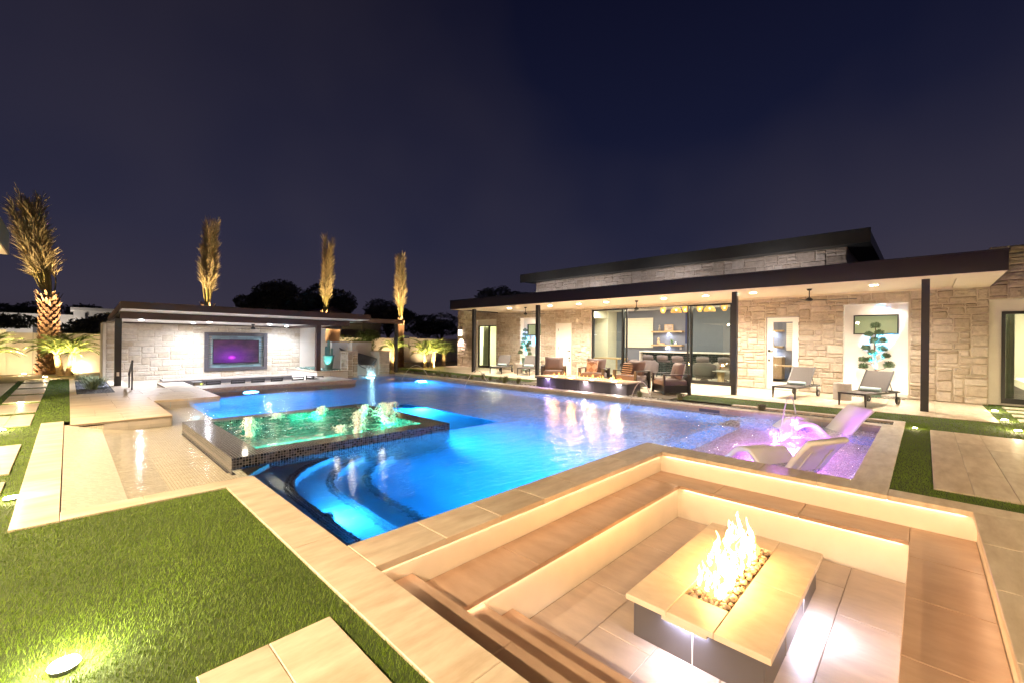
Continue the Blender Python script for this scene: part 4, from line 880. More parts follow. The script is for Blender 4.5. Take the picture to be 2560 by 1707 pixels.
def stool(y, label):
    t = thing('bar_stool', label, 'bar stool', (18.35, y, 0), 0, 'bar stools along the tiled bar'); m = MB()
    for a, b in ((-.19, -.2), (.19, -.2), (-.19, .2), (.19, .2)): MB().cyl((a*1.15, b*1.15, .004), (a*.7, b*.75, .66), .012, .012, 6).build('leg', BLACK, t, local=True)
    MB().box(-.2, .2, -.21, .21, .66, .72).build('seat', CUSHD, t, local=True)
    m = MB()
    for k in range(9):
        a = -1.0+2.0*k/8; x = -.24+.16*(1-cos(a)); yy = .25*sin(a)/sin(1.0)
        m.v += [(x, yy, .72), (x-.03, yy, .82), (x-.03, yy, .97-.03*abs(a)), (x+.0, yy, .97-.03*abs(a)), (x+.03, yy, .74)]
    for k in range(8):
        for j in range(5): m.f.append((k*5+j, k*5+(j+1) % 5, k*5+5+(j+1) % 5, k*5+5+j))
    m.build('backrest', CUSHD, t, smooth=True, local=True)
for y, l in ((9.0, 'bar stool at the open end of the tiled bar'), (8.32, 'middle bar stool of the three in the open doorway'), (7.65, 'bar stool beside the near sliding door frame'), (6.6, 'bar stool behind the near sliding glass'), (5.75, 'bar stool deepest behind the near sliding glass')): stool(y, l)
t = thing('roller_blind', 'pale slatted window blind on the slate wall', 'blind', (20.4, 10.6, 1.24))
for i in range(19): MB().box(20.42, 20.45, 9.86, 11.40, 1.25+i*.079, 1.25+i*.079+.074).build('slat', CREAMW, t)
t2 = thing('window_blind', 'pale slatted blind seen through the glazed white door', 'blind', (20.4, 4.0, 1.24))
for i in range(14): MB().box(20.42, 20.45, 3.5, 4.09, 1.25+i*.079, 1.25+i*.079+.074).build('slat', CREAMW, t2)
for (y0, y1, z, l) in ((8.30, 9.85, 2.0, 'upper oak wall shelf holding the framed picture'), (8.30, 9.85, 1.35, 'lower oak wall shelf holding the green plant'), (4.17, 4.95, 2.0, 'upper oak shelf seen through the glazed door'), (4.17, 4.95, 1.35, 'lower oak shelf seen through the glazed door')):
    o_ = MB().slab(20.2, 20.49, y0, y1, z, z+.07).build('wall_shelf', OAK); tag(o_, l, 'shelf', 'oak wall shelves'); lamp('shelf_light', 'AREA', (20.42, (y0+y1)/2, z-.01), 5, (.85, .88, 1), y1-y0-.2, (20.42, (y0+y1)/2, 0), o_, sy=.02)
t = thing('picture_frame', 'small framed photograph leaning on the upper shelf', 'picture', (20.4, 9.0, 2.075)); MB().box(20.38, 20.40, 8.80, 9.24, 2.075, 2.39).build('frame', OAK, t); MB().box(20.372, 20.379, 8.84, 9.20, 2.11, 2.355).build('print', pm('sepia_print', (.25, .18, .14), .5, ns=7, col2=(.75, .66, .6)), t)
tag(MB().lathe([(.05, 2.075), (.06, 2.2), (.025, 2.27), (.03, 2.3), (.05, 2.33), (.01, 2.38)], 20.36, 9.49, 12).build('bottle', CONCR, None, smooth=True), 'grey ring-topped bottle on the upper shelf', 'bottle')
tag(MB().lathe([(.07, 1.425), (.07, 1.58), (.03, 1.60), (.06, 1.66), (.06, 1.72), (.01, 1.76)], 20.36, 9.53, 10).build('figurine', OAK, None, smooth=True), 'carved wooden figure on the lower shelf', 'figurine')
tag(MB().box(20.3, 20.42, 9.24, 9.46, 1.425, 1.50).build('wooden_box', OAK), 'small wooden box beside the carved figure on the lower shelf', 'box')
t = thing('shelf_plant', 'small leafy green plant in a pot on the lower shelf', 'plant', (20.34, 8.84, 1.425)); MB().lathe([(.05, 1.426), (.075, 1.53)], 20.34, 8.84, 12).build('pot', POTG, t); m = MB(); r = random.Random(2)
for i in range(70): a = r.uniform(0, 6.28); e = r.uniform(.2, 1.4); L_ = r.uniform(.08, .2); p = Vector((20.34, 8.84, 1.53)); q = p+Vector((cos(a)*cos(e), sin(a)*cos(e), sin(e)))*L_; s_ = Vector((-sin(a), cos(a), 0))*.014; m.tri(tuple(p-s_), tuple(p+s_), tuple(q))
m.build('leaves', pm('shelf_leaf', (.12, .28, .05), .6), t)
tag(MB().lathe([(.06, 1.425), (.05, 1.5), (.02, 1.56)], 20.34, 8.66, 10).build('bookend', WHITE, None, smooth=True), 'white rounded ornament right of the shelf plant', 'ornament')
for y, l in ((9.18, 'white wall socket above the left part of the bar'), (8.47, 'white wall socket above the bar near the door frame')): tag(MB().box(20.47, 20.488, y-.05, y+.05, 1.19, 1.31).build('wall_socket', WHITE), l, 'socket', 'wall sockets')
def pendant(x, y, kind, label):
    zc = 2.90 if kind else 2.88
    t = thing('pendant_lamp', label, 'pendant lamp', (x, y, 2.7), group='rattan pendant lamps'); MB().cyl((x, y, zc+.08), (x, y, 3.115), .006, .006, 5).build('cord', BLACK, t)
    pr = [(.055, 2.75), (.10, 2.84), (.115, 2.93), (.085, 3.02)] if kind == 0 else [(.215, 2.75), (.21, 2.80), (.16, 2.90), (.07, 2.96)]
    m = MB(); n = 20; 
    for i, (ra, za) in enumerate(pr[:-1]):
        rb, z2 = pr[i+1]
        for k in range(n):
            for s_ in (1, -1): a = 2*pi*k/n; b = a+s_*.32; m.cyl((x+ra*cos(a), y+ra*sin(a), za), (x+rb*cos(b), y+rb*sin(b), z2), .0055, .0055, 4, False)
    m.build('rattan_shade', RATTAN, t); MB().blob((x, y, 2.86), .035, 8, 6).build('bulb', em('pendant_bulb', (1, .8, .5), 3), t); lamp('glow', 'POINT', (x, y, 2.84), 1.5, (1, .7, .35), .05, parent=t)
for x, y, k, l in ((17.6, 8.05, 0, 'tall rattan pendant lamp, the one farthest left in the doorway'), (17.6, 7.48, 1, 'wide domed rattan pendant lamp in the open doorway'), (17.6, 7.10, 0, 'tall rattan pendant lamp next to the door frame'), (17.6, 6.52, 0, 'tall rattan pendant lamp just behind the near glass'), (17.6, 6.14, 1, 'wide domed rattan pendant lamp behind the near glass'), (17.6, 5.59, 0, 'tall rattan pendant lamp at the far right behind glass')): pendant(x, y, k, l)
def tub(x, y, rz, label, mat):
    t = thing('tub_chair', label, 'armchair', (x, y, 0), rz, 'tub chairs inside the great room'); MB().lathe([(.30, .12), (.36, .2), (.36, .40), (.30, .44)], n=20).build('seat', mat, t, smooth=True, local=True); MB().cyl((0, 0, .005), (0, 0, .13), .2, .1, 12).build('base', BLACK, t, local=True)
    m = MB(); K = 14
    for k in range(K+1):
        a = -2.0+4.0*k/K; h = .76-.20*(abs(a)/2.0)**2; c, s_ = -cos(a), sin(a)
        for R_, z in ((.36, .20), (.42, .30), (.44, h-.02), (.40, h), (.36, h-.02), (.34, .42)): m.v.append((R_*c, R_*s_, z))
    for k in range(K):
        for j in range(6): m.f.append((k*6+j, k*6+(j+1) % 6, k*6+6+(j+1) % 6, k*6+6+j))
    m.build('backrest', mat, t, smooth=True, local=True)
tub(17.5, 9.6, 2.6, 'grey tub chair behind the left doorway post', CUSHD); tub(17.5, 8.65, .4, 'grey tub chair in the open doorway behind the striped pillow', CUSHD); tub(17.4, 6.25, .3, 'dark tub chair behind the near sliding glass', SLING); tub(18.0, 5.75, 3.4, 'pale tub chair deepest behind the near sliding glass', CONCR)
t = thing('side_table', 'round drum side table with golden base behind the near glass', 'side table', (17.3, 5.6, 0)); MB().lathe([(.12, .005), (.11, .2), (.14, .43)], 17.3, 5.6, 16).build('base', OAK, t, smooth=True); MB().cyl((17.3, 5.6, .431), (17.3, 5.6, .46), .3, .3, 22).build('table_top', CONCR, t)
t = thing('dining_table', 'small oak dining table seen through the left sliding glass', 'table', (18.6, 11.2, 0)); MB().slab(18.1, 19.1, 10.5, 11.9, .70, .75).build('table_top', OAK, t)
for a, b in ((18.2, 10.6), (19.0, 10.6), (18.2, 11.8), (19.0, 11.8)): MB().box(a-.03, a+.03, b-.03, b+.03, .005, .699).build('leg', OAK, t)
t = thing('desk', 'oak desk with thin dark legs seen through the glazed white door', 'desk', (19.0, 4.1, 0)); MB().slab(18.6, 19.3, 3.5, 4.8, .66, .70).build('table_top', OAK, t)
for a, b in ((18.65, 3.6), (19.25, 3.6), (18.65, 4.7), (19.25, 4.7)): MB().cyl((a, b, .005), (a, b, .659), .015, .015, 6).build('leg', BLACK, t)
t = thing('wall_cabinet', 'oak cabinet with white top beyond the glazed white door', 'cabinet', (20.2, 4.5, 0)); MB().box(20.0, 20.49, 4.15, 5.2, .1, .96).build('body', OAK, t); MB().slab(19.98, 20.49, 4.13, 5.2, .961, 1.0).build('table_top', WHITE, t)
def curtain(x, y0, y1, z1, mat, label, z0=.03):
    m = MB(); n = 40
    for i in range(n+1):
        y = y0+(y1-y0)*i/n; dx = .045*sin(i*1.15)+.015*sin(i*2.7)
        m.v += [(x+dx*.5, y, z1), (x+dx, y, (z0+z1)/2), (x+dx*1.2, y, z0)]
    for i in range(n): m.f += [(i*3, i*3+3, i*3+4, i*3+1), (i*3+1, i*3+4, i*3+5, i*3+2)]
    tag(m.build('curtain', mat, None, smooth=True), label, 'curtain', 'curtains')
CUR = pm('sage_curtain', (.33, .36, .30), .9, ns=3); curtain(XW+.62, -1.66, -1.50, 2.35, CUR, 'sage green gathered curtain in the window at the right edge'); curtain(XW+.42, 18.0, 18.42, 2.3, GREENW, 'pale green curtain in the far sliding bedroom door')
t = thing('bed', 'white bedding on a bed seen through the window at the right edge', 'bed', (18.2, -2.9, 0)); MB().slab(17.5, 19.5, -3.9, -1.9, .01, .35, .02).build('base', CUSHD, t); MB().slab(17.5, 19.5, -3.9, -1.9, .351, .60, .05).build('mattress', WHITE, t, smooth=False); MB().blob((19.2, -2.5, .68), (.2, .35, .1), 12, 8).build('pillow', WHITE, t, smooth=True)
t = thing('bedroom_armchair', 'white cushioned armchair inside the far bedroom door', 'armchair', (17.7, 17.3, 0)); MB().slab(17.4, 18.1, 17.0, 17.7, .30, .45, .03).build('seat', WHITE, t); MB().slab(17.95, 18.15, 17.0, 17.7, .45, .92, .04).build('backrest', WHITE, t)
for a, b in ((17.42, 17.03), (18.1, 17.03), (17.42, 17.67), (18.1, 17.67)): MB().box(a-.02, a+.02, b-.02, b+.02, .005, .299).build('leg', OAK, t)

# ================================================================== PAVILION WITH SWIM-UP BAR
pv = thing('bar_pavilion', 'pale stone pavilion with flat brown roof over the swim-up bar', 'pavilion', (4.2, 21.1, 0))
YW = 21.1
tvh = (3.86, 6.15, .15, 1.72)
m = MB(); with_holes(m, .95, 7.55, -1.02, 2.05, [(3.95, 6.06, .24, 1.63)], lambda u, v: (u, YW, v)); m.quad((.95, YW, -.05), (.95, 23.0, -.05), (.95, 23.0, 2.0), (.95, YW, 2.0)); m.quad((.95, 23, -.05), (8.8, 23, -.05), (8.8, 23, 2.0), (.95, 23, 2.0)); m.build('wall', JOINT, pv)
MB().box(.87, .945, YW-.01, 22.9, -.06, 2.0).build('corner_trim', PLASTER, pv)
MB().box(7.551, 8.75, YW+.0, YW+.2, -.1, 2.02).build('plaster_wall', WPLASTER, pv)
stone_wall(pv, ashlar(.95, 7.55, -.12, 2.0, [tvh], 12, .12, .085, 6), lambda u, v, e: (u, YW-.004-e, v), STONEW, 7, 290, lambda q: q[0], .016)
# television niche: mitred tile frame, back tiles, screen
nb = MB().box(3.9, 6.1, YW+.12, YW+.14, .2, 1.68).build('niche_back', CONCR, pv)
ntm = bpy.data.meshes.new('tile'); q = MB().box(-.15, .15, -.006, 0, -.021, .021); ntm.from_pydata(q.v, [], q.f); ntm.materials.append(pm('aqua_glass_tile', (.20, .32, .36), .2, rand=.25))
for j in range(29):
    for i in range(8):
        x = 3.98+.15+i*.305-(.15 if j % 2 else 0); z = .29+j*.046
        if 4.0 < x < 6.05 and z < 1.60 and (x < 4.34 or x > 5.68 or z < .52 or z > 1.36): o_ = bpy.data.objects.new('tile', ntm); COL.objects.link(o_); o_.parent = pv; o_.location = Vector((x, YW+.119, z))-pv.location
def fr(a, b, c, d, w, n, ax):
    for i in range(n):
        m = MB(); t0, t1 = i/n, (i+1)/n
        if ax == 'h':
            ya, yb = c, d; xa, xb = a+(b-a)*t0, a+(b-a)*t1; inn = yb if yb > ya else yb
            fa = a+abs(w)+(b-a-2*abs(w))*t0 if i else a+abs(w); fb = a+abs(w)+(b-a-2*abs(w))*t1 if i < n-1 else b-abs(w)
            P = [(xa, c), (xb, c), (fb if i == n-1 else xb, d), (fa if i == 0 else xa, d)]
        else:
            za, zb_ = c+(d-c)*t0, c+(d-c)*t1
            P = [(a, za), (a, zb_), (b, (d-abs(w)) if i == n-1 else zb_), (b, (c+abs(w)) if i == 0 else za)]
        cx_, cz_ = sum(p[0] for p in P)/4, sum(p[1] for p in P)/4
        P = [(cx_+(p[0]-cx_)*.992, cz_+(p[1]-cz_)*.992) for p in P]
        m.v = [(p[0], YW-.06, p[1]) for p in P] + [(p[0], YW+.02, p[1]) for p in P]; m.f = [(0, 1, 2, 3), (7, 6, 5, 4)] + [(k, (k+1) % 4, 4+(k+1) % 4, 4+k) for k in range(4)]
        m.build('frame_tile', GREYTILE, pv)
fr(3.85, 6.16, 1.72, 1.58, .14, 4, 'h'); fr(3.85, 6.16, .14, .28, .14, 4, 'h'); fr(3.85, 3.99, .14, 1.72, .14, 3, 'v'); fr(6.16, 6.02, .14, 1.72, .14, 3, 'v')
tv = thing('television', 'wall television showing a violet glow inside the tiled niche', 'television', (5.0, YW+.05, .45)); MB().box(4.15, 5.86, YW+.045, YW+.085, .44, 1.43).build('frame', BLACK, tv)
sm, nt, b = nodes_of('tv_picture'); N, L = nt.nodes, nt.links; t_ = N.new('ShaderNodeTexCoord'); n_ = N.new('ShaderNodeTexNoise'); n_.inputs['Scale'].default_value = 2.2; n_.inputs['Detail'].default_value = 5; mp_ = N.new('ShaderNodeMapping'); mp_.inputs['Scale'].default_value = (1, 1, 2.2); L.new(t_.outputs['Object'], mp_.inputs[0]); L.new(mp_.outputs[0], n_.inputs['Vector'])
r_ = N.new('ShaderNodeValToRGB'); e_ = r_.color_ramp; e_.elements[0].position = .35; e_.elements[0].color = (.012, .002, .03, 1); e_.elements[1].position = .8; e_.elements[1].color = (.10, .03, .09, 1); L.new(n_.outputs['Fac'], r_.inputs[0])
dd = N.new('ShaderNodeVectorMath'); dd.operation = 'DISTANCE'; dd.inputs[1].default_value = (-.07, 0, .25); mp2 = N.new('ShaderNodeMapping'); mp2.inputs['Scale'].default_value = (1, 1, 1.7); mp2.inputs['Location'].default_value = (.10, 0, -.16); L.new(t_.outputs['Object'], mp2.inputs[0]); L.new(mp2.outputs[0], dd.inputs[0])
r3 = N.new('ShaderNodeValToRGB'); e3 = r3.color_ramp; e3.elements[0].position = 0; e3.elements[0].color = (1.0, .12, 1.0, 1); e3.elements[1].position = 1; e3.elements[1].color = (0, 0, 0, 1); x = e3.elements.new(.09); x.color = (.55, .0, .75, 1); x = e3.elements.new(.16); x.color = (.12, .0, .26, 1); x = e3.elements.new(.5); x.color = (.035, 0, .11, 1); L.new(dd.outputs['Value'], r3.inputs[0])
ad_ = N.new('ShaderNodeMixRGB'); ad_.blend_type = 'ADD'; ad_.inputs[0].default_value = 1; L.new(r_.outputs[0], ad_.inputs[1]); L.new(r3.outputs[0], ad_.inputs[2]); L.new(ad_.outputs[0], b.inputs['Emission Color']); b.inputs['Emission Strength'].default_value = .30; b.inputs['Base Color'].default_value = (.01, .01, .01, 1); b.inputs['Roughness'].default_value = .15
MB().quad((4.18, YW+.044, .47), (5.83, YW+.044, .47), (5.83, YW+.044, 1.40), (4.18, YW+.044, 1.40)).build('screen', sm, tv)
# roof
def sl(y): return 2.32 - (y-16.9)*.050      # the roof falls gently to the back
rf = MB(); 
def sbox(m, x0, x1, y0, y1, lo, hi):
    n = len(m.v)
    for (x, y, z) in ((x0, y0, sl(y0)+lo), (x1, y0, sl(y0)+lo), (x1, y1, sl(y1)+lo), (x0, y1, sl(y1)+lo), (x0, y0, sl(y0)+hi), (x1, y0, sl(y0)+hi), (x1, y1, sl(y1)+hi), (x0, y1, sl(y1)+hi)): m.v.append((x, y, z))
    m.f += [(n, n+3, n+2, n+1), (n+4, n+5, n+6, n+7), (n, n+1, n+5, n+4), (n+1, n+2, n+6, n+5), (n+2, n+3, n+7, n+6), (n+3, n, n+4, n+7)]
sbox(rf, 1.09, 8.87, 16.93, 22.8, .02, .20); rr = rf.build('roof', BROWN, pv)
m = MB(); m.box(1.06, 8.9, 16.9, 16.93, 2.32, 2.53); sbox(m, 1.06, 1.09, 16.93, 22.8, 0, .21); sbox(m, 8.87, 8.9, 16.93, 22.8, 0, .21); m.build('fascia', BROWN, rr)
m = MB(); sbox(m, 1.09, 8.87, 16.93, 22.8, -.001, .018); m.build('soffit', WSOFFIT, rr)
m = MB(); m.box(1.10, 8.38, 17.78, 17.92, 2.05, 2.262); m.box(1.02, 1.14, 17.92, 21.08, 2.03, 2.10); m.box(7.02, 7.14, 17.92, 21.08, 1.96, 2.10); m.box(1.4, 7.5, 20.98, 21.06, 2.0, 2.035); m.build('beam', BROWN, pv)
m = MB(); m.quad((1.12, 17.92, 2.085), (7.1, 17.92, 2.085), (7.1, 21.08, 2.04), (1.12, 21.08, 2.04)); m.build('ceiling', WSOFFIT, pv)
MB().box(8.4, 11.05, 17.86, 17.96, 2.245, 2.43).build('beam', pm('lit_brown_beam', (.16, .09, .05), .55), pv)  # paler brown puts the light falling on this arm into its colour
MB().box(.99, 1.15, 17.80, 17.96, .001, 2.05).build('post', CHAR, pv); MB().box(7.02, 7.19, 17.80, 17.97, .205, 2.05).build('post', BROWN, pv); MB().box(10.66, 10.78, 17.86, 17.98, .001, 2.25).build('post', CHAR, pv)
MB().box(1.04, 1.10, 17.792, 17.799, .30, .42).build('socket', WHITE, pv)
for x, l in ((3.3, 'cool white recessed light left of the television'), (6.6, 'cool white recessed light right of the television')):
    t = thing('recessed_downlight', l, 'downlight', (x, 20.0, 2.045), group='recessed lights in the pavilion ceiling'); MB().cyl((x, 20.0, 2.035), (x, 20.0, 2.053), .07, .07, 16).build('trim', WHITE, t); MB().cyl((x, 20.0, 2.026), (x, 20.0, 2.034), .055, .055, 14).build('lens', LAMPC, t)
    lamp('beam', 'SPOT', (x, 20.0, 2.01), 120, (.84, .88, 1.0), .05, (x, 20.25, 0), t, spot=160, blend=1.0)
for x in (1.7, 3.6, 5.6): MB().cyl((x, 18.9, 2.05), (x, 18.9, 2.06), .055, .055, 14).build('downlight', LAMPC, pv); lamp('ceiling_fill', 'SPOT', (x, 18.9, 2.03), 170, (.90, .90, 1.0), .05, (x, 18.6, 0), pv, spot=150, blend=1.0)  # extra discs and spots added to fill the stone wall and bar with light
fan(5.15, 19.4, 2.055, .15, .70, .12, 'black ceiling fan under the pavilion roof in front of the television')
# sunken bar
bs = struct_root('sunken_bar'); bf = -1.0
MB().quad((1.30, 15.35, bf), (7.5, 15.35, bf), (7.5, 21.1, bf), (1.30, 21.1, bf)).build('floor', CONCR, bs)
m = MB(); m.box(2.75, 7.5, 15.35, 15.55, fz, -.041); m.box(7.3, 7.5, 15.55, 17.6, fz, -.041); m.box(1.30, 1.34, 16.45, 21.1, bf, -.04); m.box(1.34, 2.75, 16.41, 16.449, bf, -.052); m.box(2.70, 2.75, 15.55, 18.2, bf, -.052); m.box(2.05, 2.09, 16.5, 18.2, bf, -.052); m.box(1.3, 7.5, 21.06, 21.095, bf, -.12); m.build('retaining_wall', PLASTER, bs)
for k in range(6): MB().box(1.35, 2.04, 16.5+k*.3, 16.5+(k+1)*.3, bf, -.165*(k+1)).build('stair', TRAVB, bs)
bc = thing('bar_counter', 'long pale swim-up bar counter edged with small pink mosaic along the pool', 'bar counter', (5, 16, 0))
for i in range(6): x0 = 2.76+i*.78; MB().slab(x0+.002, x0+.778, 15.34, 16.42, -.04, 0, .004).build('slab', pm('pale_quartz', (.66, .63, .60), .3) if i == 0 else bpy.data.materials['pale_quartz'], bc)
MB().slab(6.78, 7.44, 16.424, 17.58, -.04, 0, .004).build('slab', bpy.data.materials['pale_quartz'], bc); MB().box(2.76, 7.52, 15.30, 15.338, -.075, .002).box(7.442, 7.52, 15.338, 17.58, -.075, .002).build('mosaic_edge', MOSB, bc)
kc = thing('kitchen_counter', 'dark tiled kitchen counter along the stone wall below the television', 'counter', (5, 20.7, -1)); MB().slab(2.45, 7.30, 20.38, 21.05, -.14, -.09).build('countertop', CONCR, kc)
for i in range(8): MB().box(2.45+i*.605, 2.45+i*.605+.598, 20.40, 20.46, -.30, -.141).build('tile', GREYTILE, kc)
MB().box(2.47, 7.28, 20.47, 21.05, -.99, -.30).build('cabinet', WPLASTER, kc)
gr = thing('bar_grill', 'small steel grill with a glowing yellow-green dial at the bar end', 'grill', (3.0, 17.4, -.9)); MB().slab(2.86, 3.16, 17.2, 17.7, -.6, .045, .02).build('body', CHAR, gr); MB().box(2.88, 3.14, 17.19, 17.199, -.1, .02).build('panel', CONCR, gr); MB().cyl((3.07, 17.18, -.02), (3.07, 17.19, -.02), .018, .018, 10).build('dial', em('dial_green', (.6, 1, .1), 2), gr)
def barchair(x, y, rz, label):
    t = thing('bar_chair', label, 'bar chair', (x, y, bf), rz, 'chairs at the swim-up bar')
    for a, b in ((-.2, -.2), (.2, -.2), (-.2, .2), (.2, .2)): MB().box(a-.015, a+.015, b-.015, b+.015, .002, .74 if b < 0 else 1.06).build('leg', BLACK, t, local=True)
    MB().box(-.22, .22, -.22, .22, .70, .74).build('seat', SLING, t, local=True); MB().box(-.185, .185, .185, .215, 1.02, 1.055).box(-.185, .185, .19, .205, .90, .98).build('backrest', BLACK, t, local=True)
for x, y, a, l in ((3.40, 17.0, 0, 'dark slatted bar chair beside the little grill'), (4.12, 17.0, 0, 'dark bar chair, next one right of the grill chair'), (4.74, 17.0, 0, 'dark bar chair straight below the middle of the television'), (5.40, 17.0, .2, 'dark bar chair turned slightly, below the right half of the television'), (6.10, 17.0, 0, 'dark bar chair below the right edge of the television'), (6.5, 17.5, -1.2, 'dark bar chair turned towards the corner of the bar'), (6.75, 16.9, -.2, 'dark bar chair nearest the pavilion post')): barchair(x, y, a, l)
rl = thing('stair_handrail', 'short dark metal handrail at the steps down beside the pavilion post', 'handrail', (1.25, 16.5, 0)); MB().box(1.255, 1.29, 16.19, 16.23, .001, .80).build('post', CHAR, rl); MB().box(1.255, 1.29, 17.0, 17.04, .001, .42).build('post', CHAR, rl)
m = MB(); m.v = [(1.25, 16.15, .80), (1.295, 16.15, .80), (1.295, 17.10, .36), (1.25, 17.10, .36), (1.25, 16.15, .845), (1.295, 16.15, .845), (1.295, 17.10, .405), (1.25, 17.10, .405)]; m.f = [(0, 3, 2, 1), (4, 5, 6, 7), (0, 1, 5, 4), (1, 2, 6, 5), (2, 3, 7, 6), (3, 0, 4, 7)]; m.build('rail', CHAR, rl)
# planter ledge by the post
pl = struct_root('planter_ledge'); MB().box(6.98, 8.2, 17.60, 21.08, bf, .16).box(7.5, 8.24, 17.56, 17.6, -.5, .16).build('wall', WPLASTER, pl); MB().slab(6.94, 8.24, 17.55, 21.08, .161, .20).build('cap', TRAV, pl)
# pots
def pot(x, y, z, r0, r1, h, label, mat=POTG):
    t = thing('plant_pot', label, 'plant pot', (x, y, z)); MB().lathe([(r0, z+.001), (r0*1.02, z+.03), ((r0+r1)/2, z+h*.5), (r1, z+h-.03), (r1*1.03, z+h), (r1*.9, z+h), (r1*.85, z+h-.05)], x, y, 24).build('vessel', mat, t, smooth=True); return t
pot(7.72, 18.3, .20, .15, .23, .62, 'tall green glazed pot holding the cactus beside the pavilion post')
ct = thing('cactus', 'columnar cactus with three upright arms lit turquoise in the tall pot', 'cactus', (7.72, 18.3, .77)); 
for dx, dy, h, r0 in ((0, 0, .66, .055), (-.09, .05, .42, .045), (.12, -.03, .34, .045), (.03, .09, .5, .05)):
    m = MB(); n = 16; K = 8; k0 = 0
    for i in range(K+1):
        t = i/K; rr_ = r0*(1-.15*t if t < .9 else .55)
        for j in range(n): a = 2*pi*j/n; q = rr_*(1.18 if j % 2 else .82); m.v.append((7.72+dx+q*cos(a), 18.3+dy+q*sin(a), .78+h*t))
    for i in range(K):
        for j in range(n): q = (j+1) % n; m.f.append((i*n+j, i*n+q, (i+1)*n+q, (i+1)*n+j))
    m.f.append(tuple(K*n+j for j in range(n))); m.build('stem', CACT, ct)
lamp('cactus_light', 'SPOT', (7.5, 17.95, .26), 22, (.25, .95, 1.0), .03, (7.72, 18.35, 1.2), ct, spot=55)
# slide structure
sd = thing('water_slide', 'grey curved water slide between stepped stone and plaster piers with water pouring out', 'water slide', (9.2, 17.8, 0))
MB().box(8.24, 8.68, 17.60, 18.3, -.2, .96).build('pier', WPLASTER, sd); MB().box(9.70, 10.22, 17.64, 18.4, -.2, .96).build('pier', WPLASTER, sd)
m = MB(); m.box(8.05, 8.95, 18.75, 19.0, -.05, 1.36); m.build('back_pier', WPLASTER, sd); MB().box(8.951, 10.1, 19.1, 19.3, -.05, 1.36).build('back_pier', WPLASTER, sd); MB().box(8.75, 8.95, 18.3, 18.749, -.05, 1.36).build('back_pier', WPLASTER, sd); MB().box(7.6, 8.3, 19.2, 19.4, -.05, 1.36).build('back_pier', WPLASTER, sd)
MB().box(8.68, 9.70, 17.95, 18.05, -.2, .38).build('pier', WPLASTER, sd)
MB().slab(8.2, 8.72, 17.56, 18.34, .961, 1.0).slab(9.66, 10.26, 17.60, 18.44, .961, 1.0).slab(8.0, 8.99, 18.7, 19.04, 1.361, 1.40).slab(8.99, 10.14, 19.06, 19.34, 1.361, 1.40).build('cap', TRAV, sd)
stone_wall(sd, ashlar(8.24, 8.68, -.12, .95, [], 31, .12, .11, 4), lambda u, v, e: (u, 17.596-e, v), STONEW, 8, 99, lambda q: 0, .02)
stone_wall(sd, ashlar(17.64, 18.2, 0, .95, [], 32, .12, .11, 4), lambda u, v, e: (8.236-e, u, v), STONEW, 8, 99, lambda q: 0, .02)
stone_wall(sd, ashlar(9.70, 10.22, -.12, .95, [], 33, .12, .11, 4), lambda u, v, e: (u, 17.636-e, v), STONEW, 8, 99, lambda q: 0, .02)
m = MB(); path = []; K = 26
for i in range(K+1):
    t = i/K; x = 8.0+.9*t+.55*sin(t*2.6)*t; y = 19.0-1.15*t**1.4 if t < 1 else 17.85; x = 8.1+1.15*sin(t*1.57)**.9; y = 19.05-1.2*t**1.8; z = 1.22-.80*t**.85; path.append(Vector((x, y, z)))
n = 15
for i, p in enumerate(path):
    t = i/K; d = (path[min(i+1, K)]-path[max(i-1, 0)]).normalized(); s_ = d.cross(Vector((0, 0, 1))).normalized(); u_ = s_.cross(d); R_ = .22+.16*t**1.5
    for j in range(n): a = pi*1.02+ (pi*.96)*j/(n-1); lift = .10*t if j > n*.6 else 0; m.v.append(tuple(p + s_*R_*1.15*cos(a)*-1 + u_*(R_*sin(a)+R_*.45+lift)))
for i in range(K):
    for j in range(n-1): a = i*n+j; m.f.append((a, a+1, a+n+1, a+n))
o_ = m.build('chute', pm('grey_fibreglass', (.20, .19, .20), .35), sd, smooth=True); so = o_.modifiers.new('Solidify', 'SOLIDIFY'); so.thickness = .03
m = MB(); e = path[-1]
for i in range(13):
    for j in range(9): t = j/8; x = e.x-.22+.44*i/12; m.v.append((x, e.y-.12-.30*t**.6, e.z-.02-(e.z+.15)*t*t+.015*sin(i*2.1+j)))
for i in range(12):
    for j in range(8): a = i*9+j; m.f.append((a, a+1, a+10, a+9))
m.build('falling_water', spray_mat('slide_water', (.75, .88, .95), (.15, .7), 12), sd, smooth=True)
spray('splash', (e.x, e.y-.45, PW), .10, .22, 160, 77, core=False, parent=sd)
lamp('slide_light', 'AREA', (9.2, 17.45, PW-.25), 14, (.35, .85, 1.0), .3, (9.2, 17.4, 1), sd); lamp('slide_light', 'POINT', (9.2, 17.30, .04), 1.6, (.45, .88, 1.0), .06, parent=sd)
# tan stair tower behind
t = thing('stair_tower', 'tan plastered tower block behind the slide with a thin cap', 'tower', (9.9, 23, 0)); MB().box(9.5, 10.25, 22.9, 23.6, -.05, 2.0).build('wall', pm('tan_plaster', (.42, .27, .17), .85), t); MB().slab(9.45, 10.32, 22.85, 23.65, 2.001, 2.05).build('cap', TRAV, t)

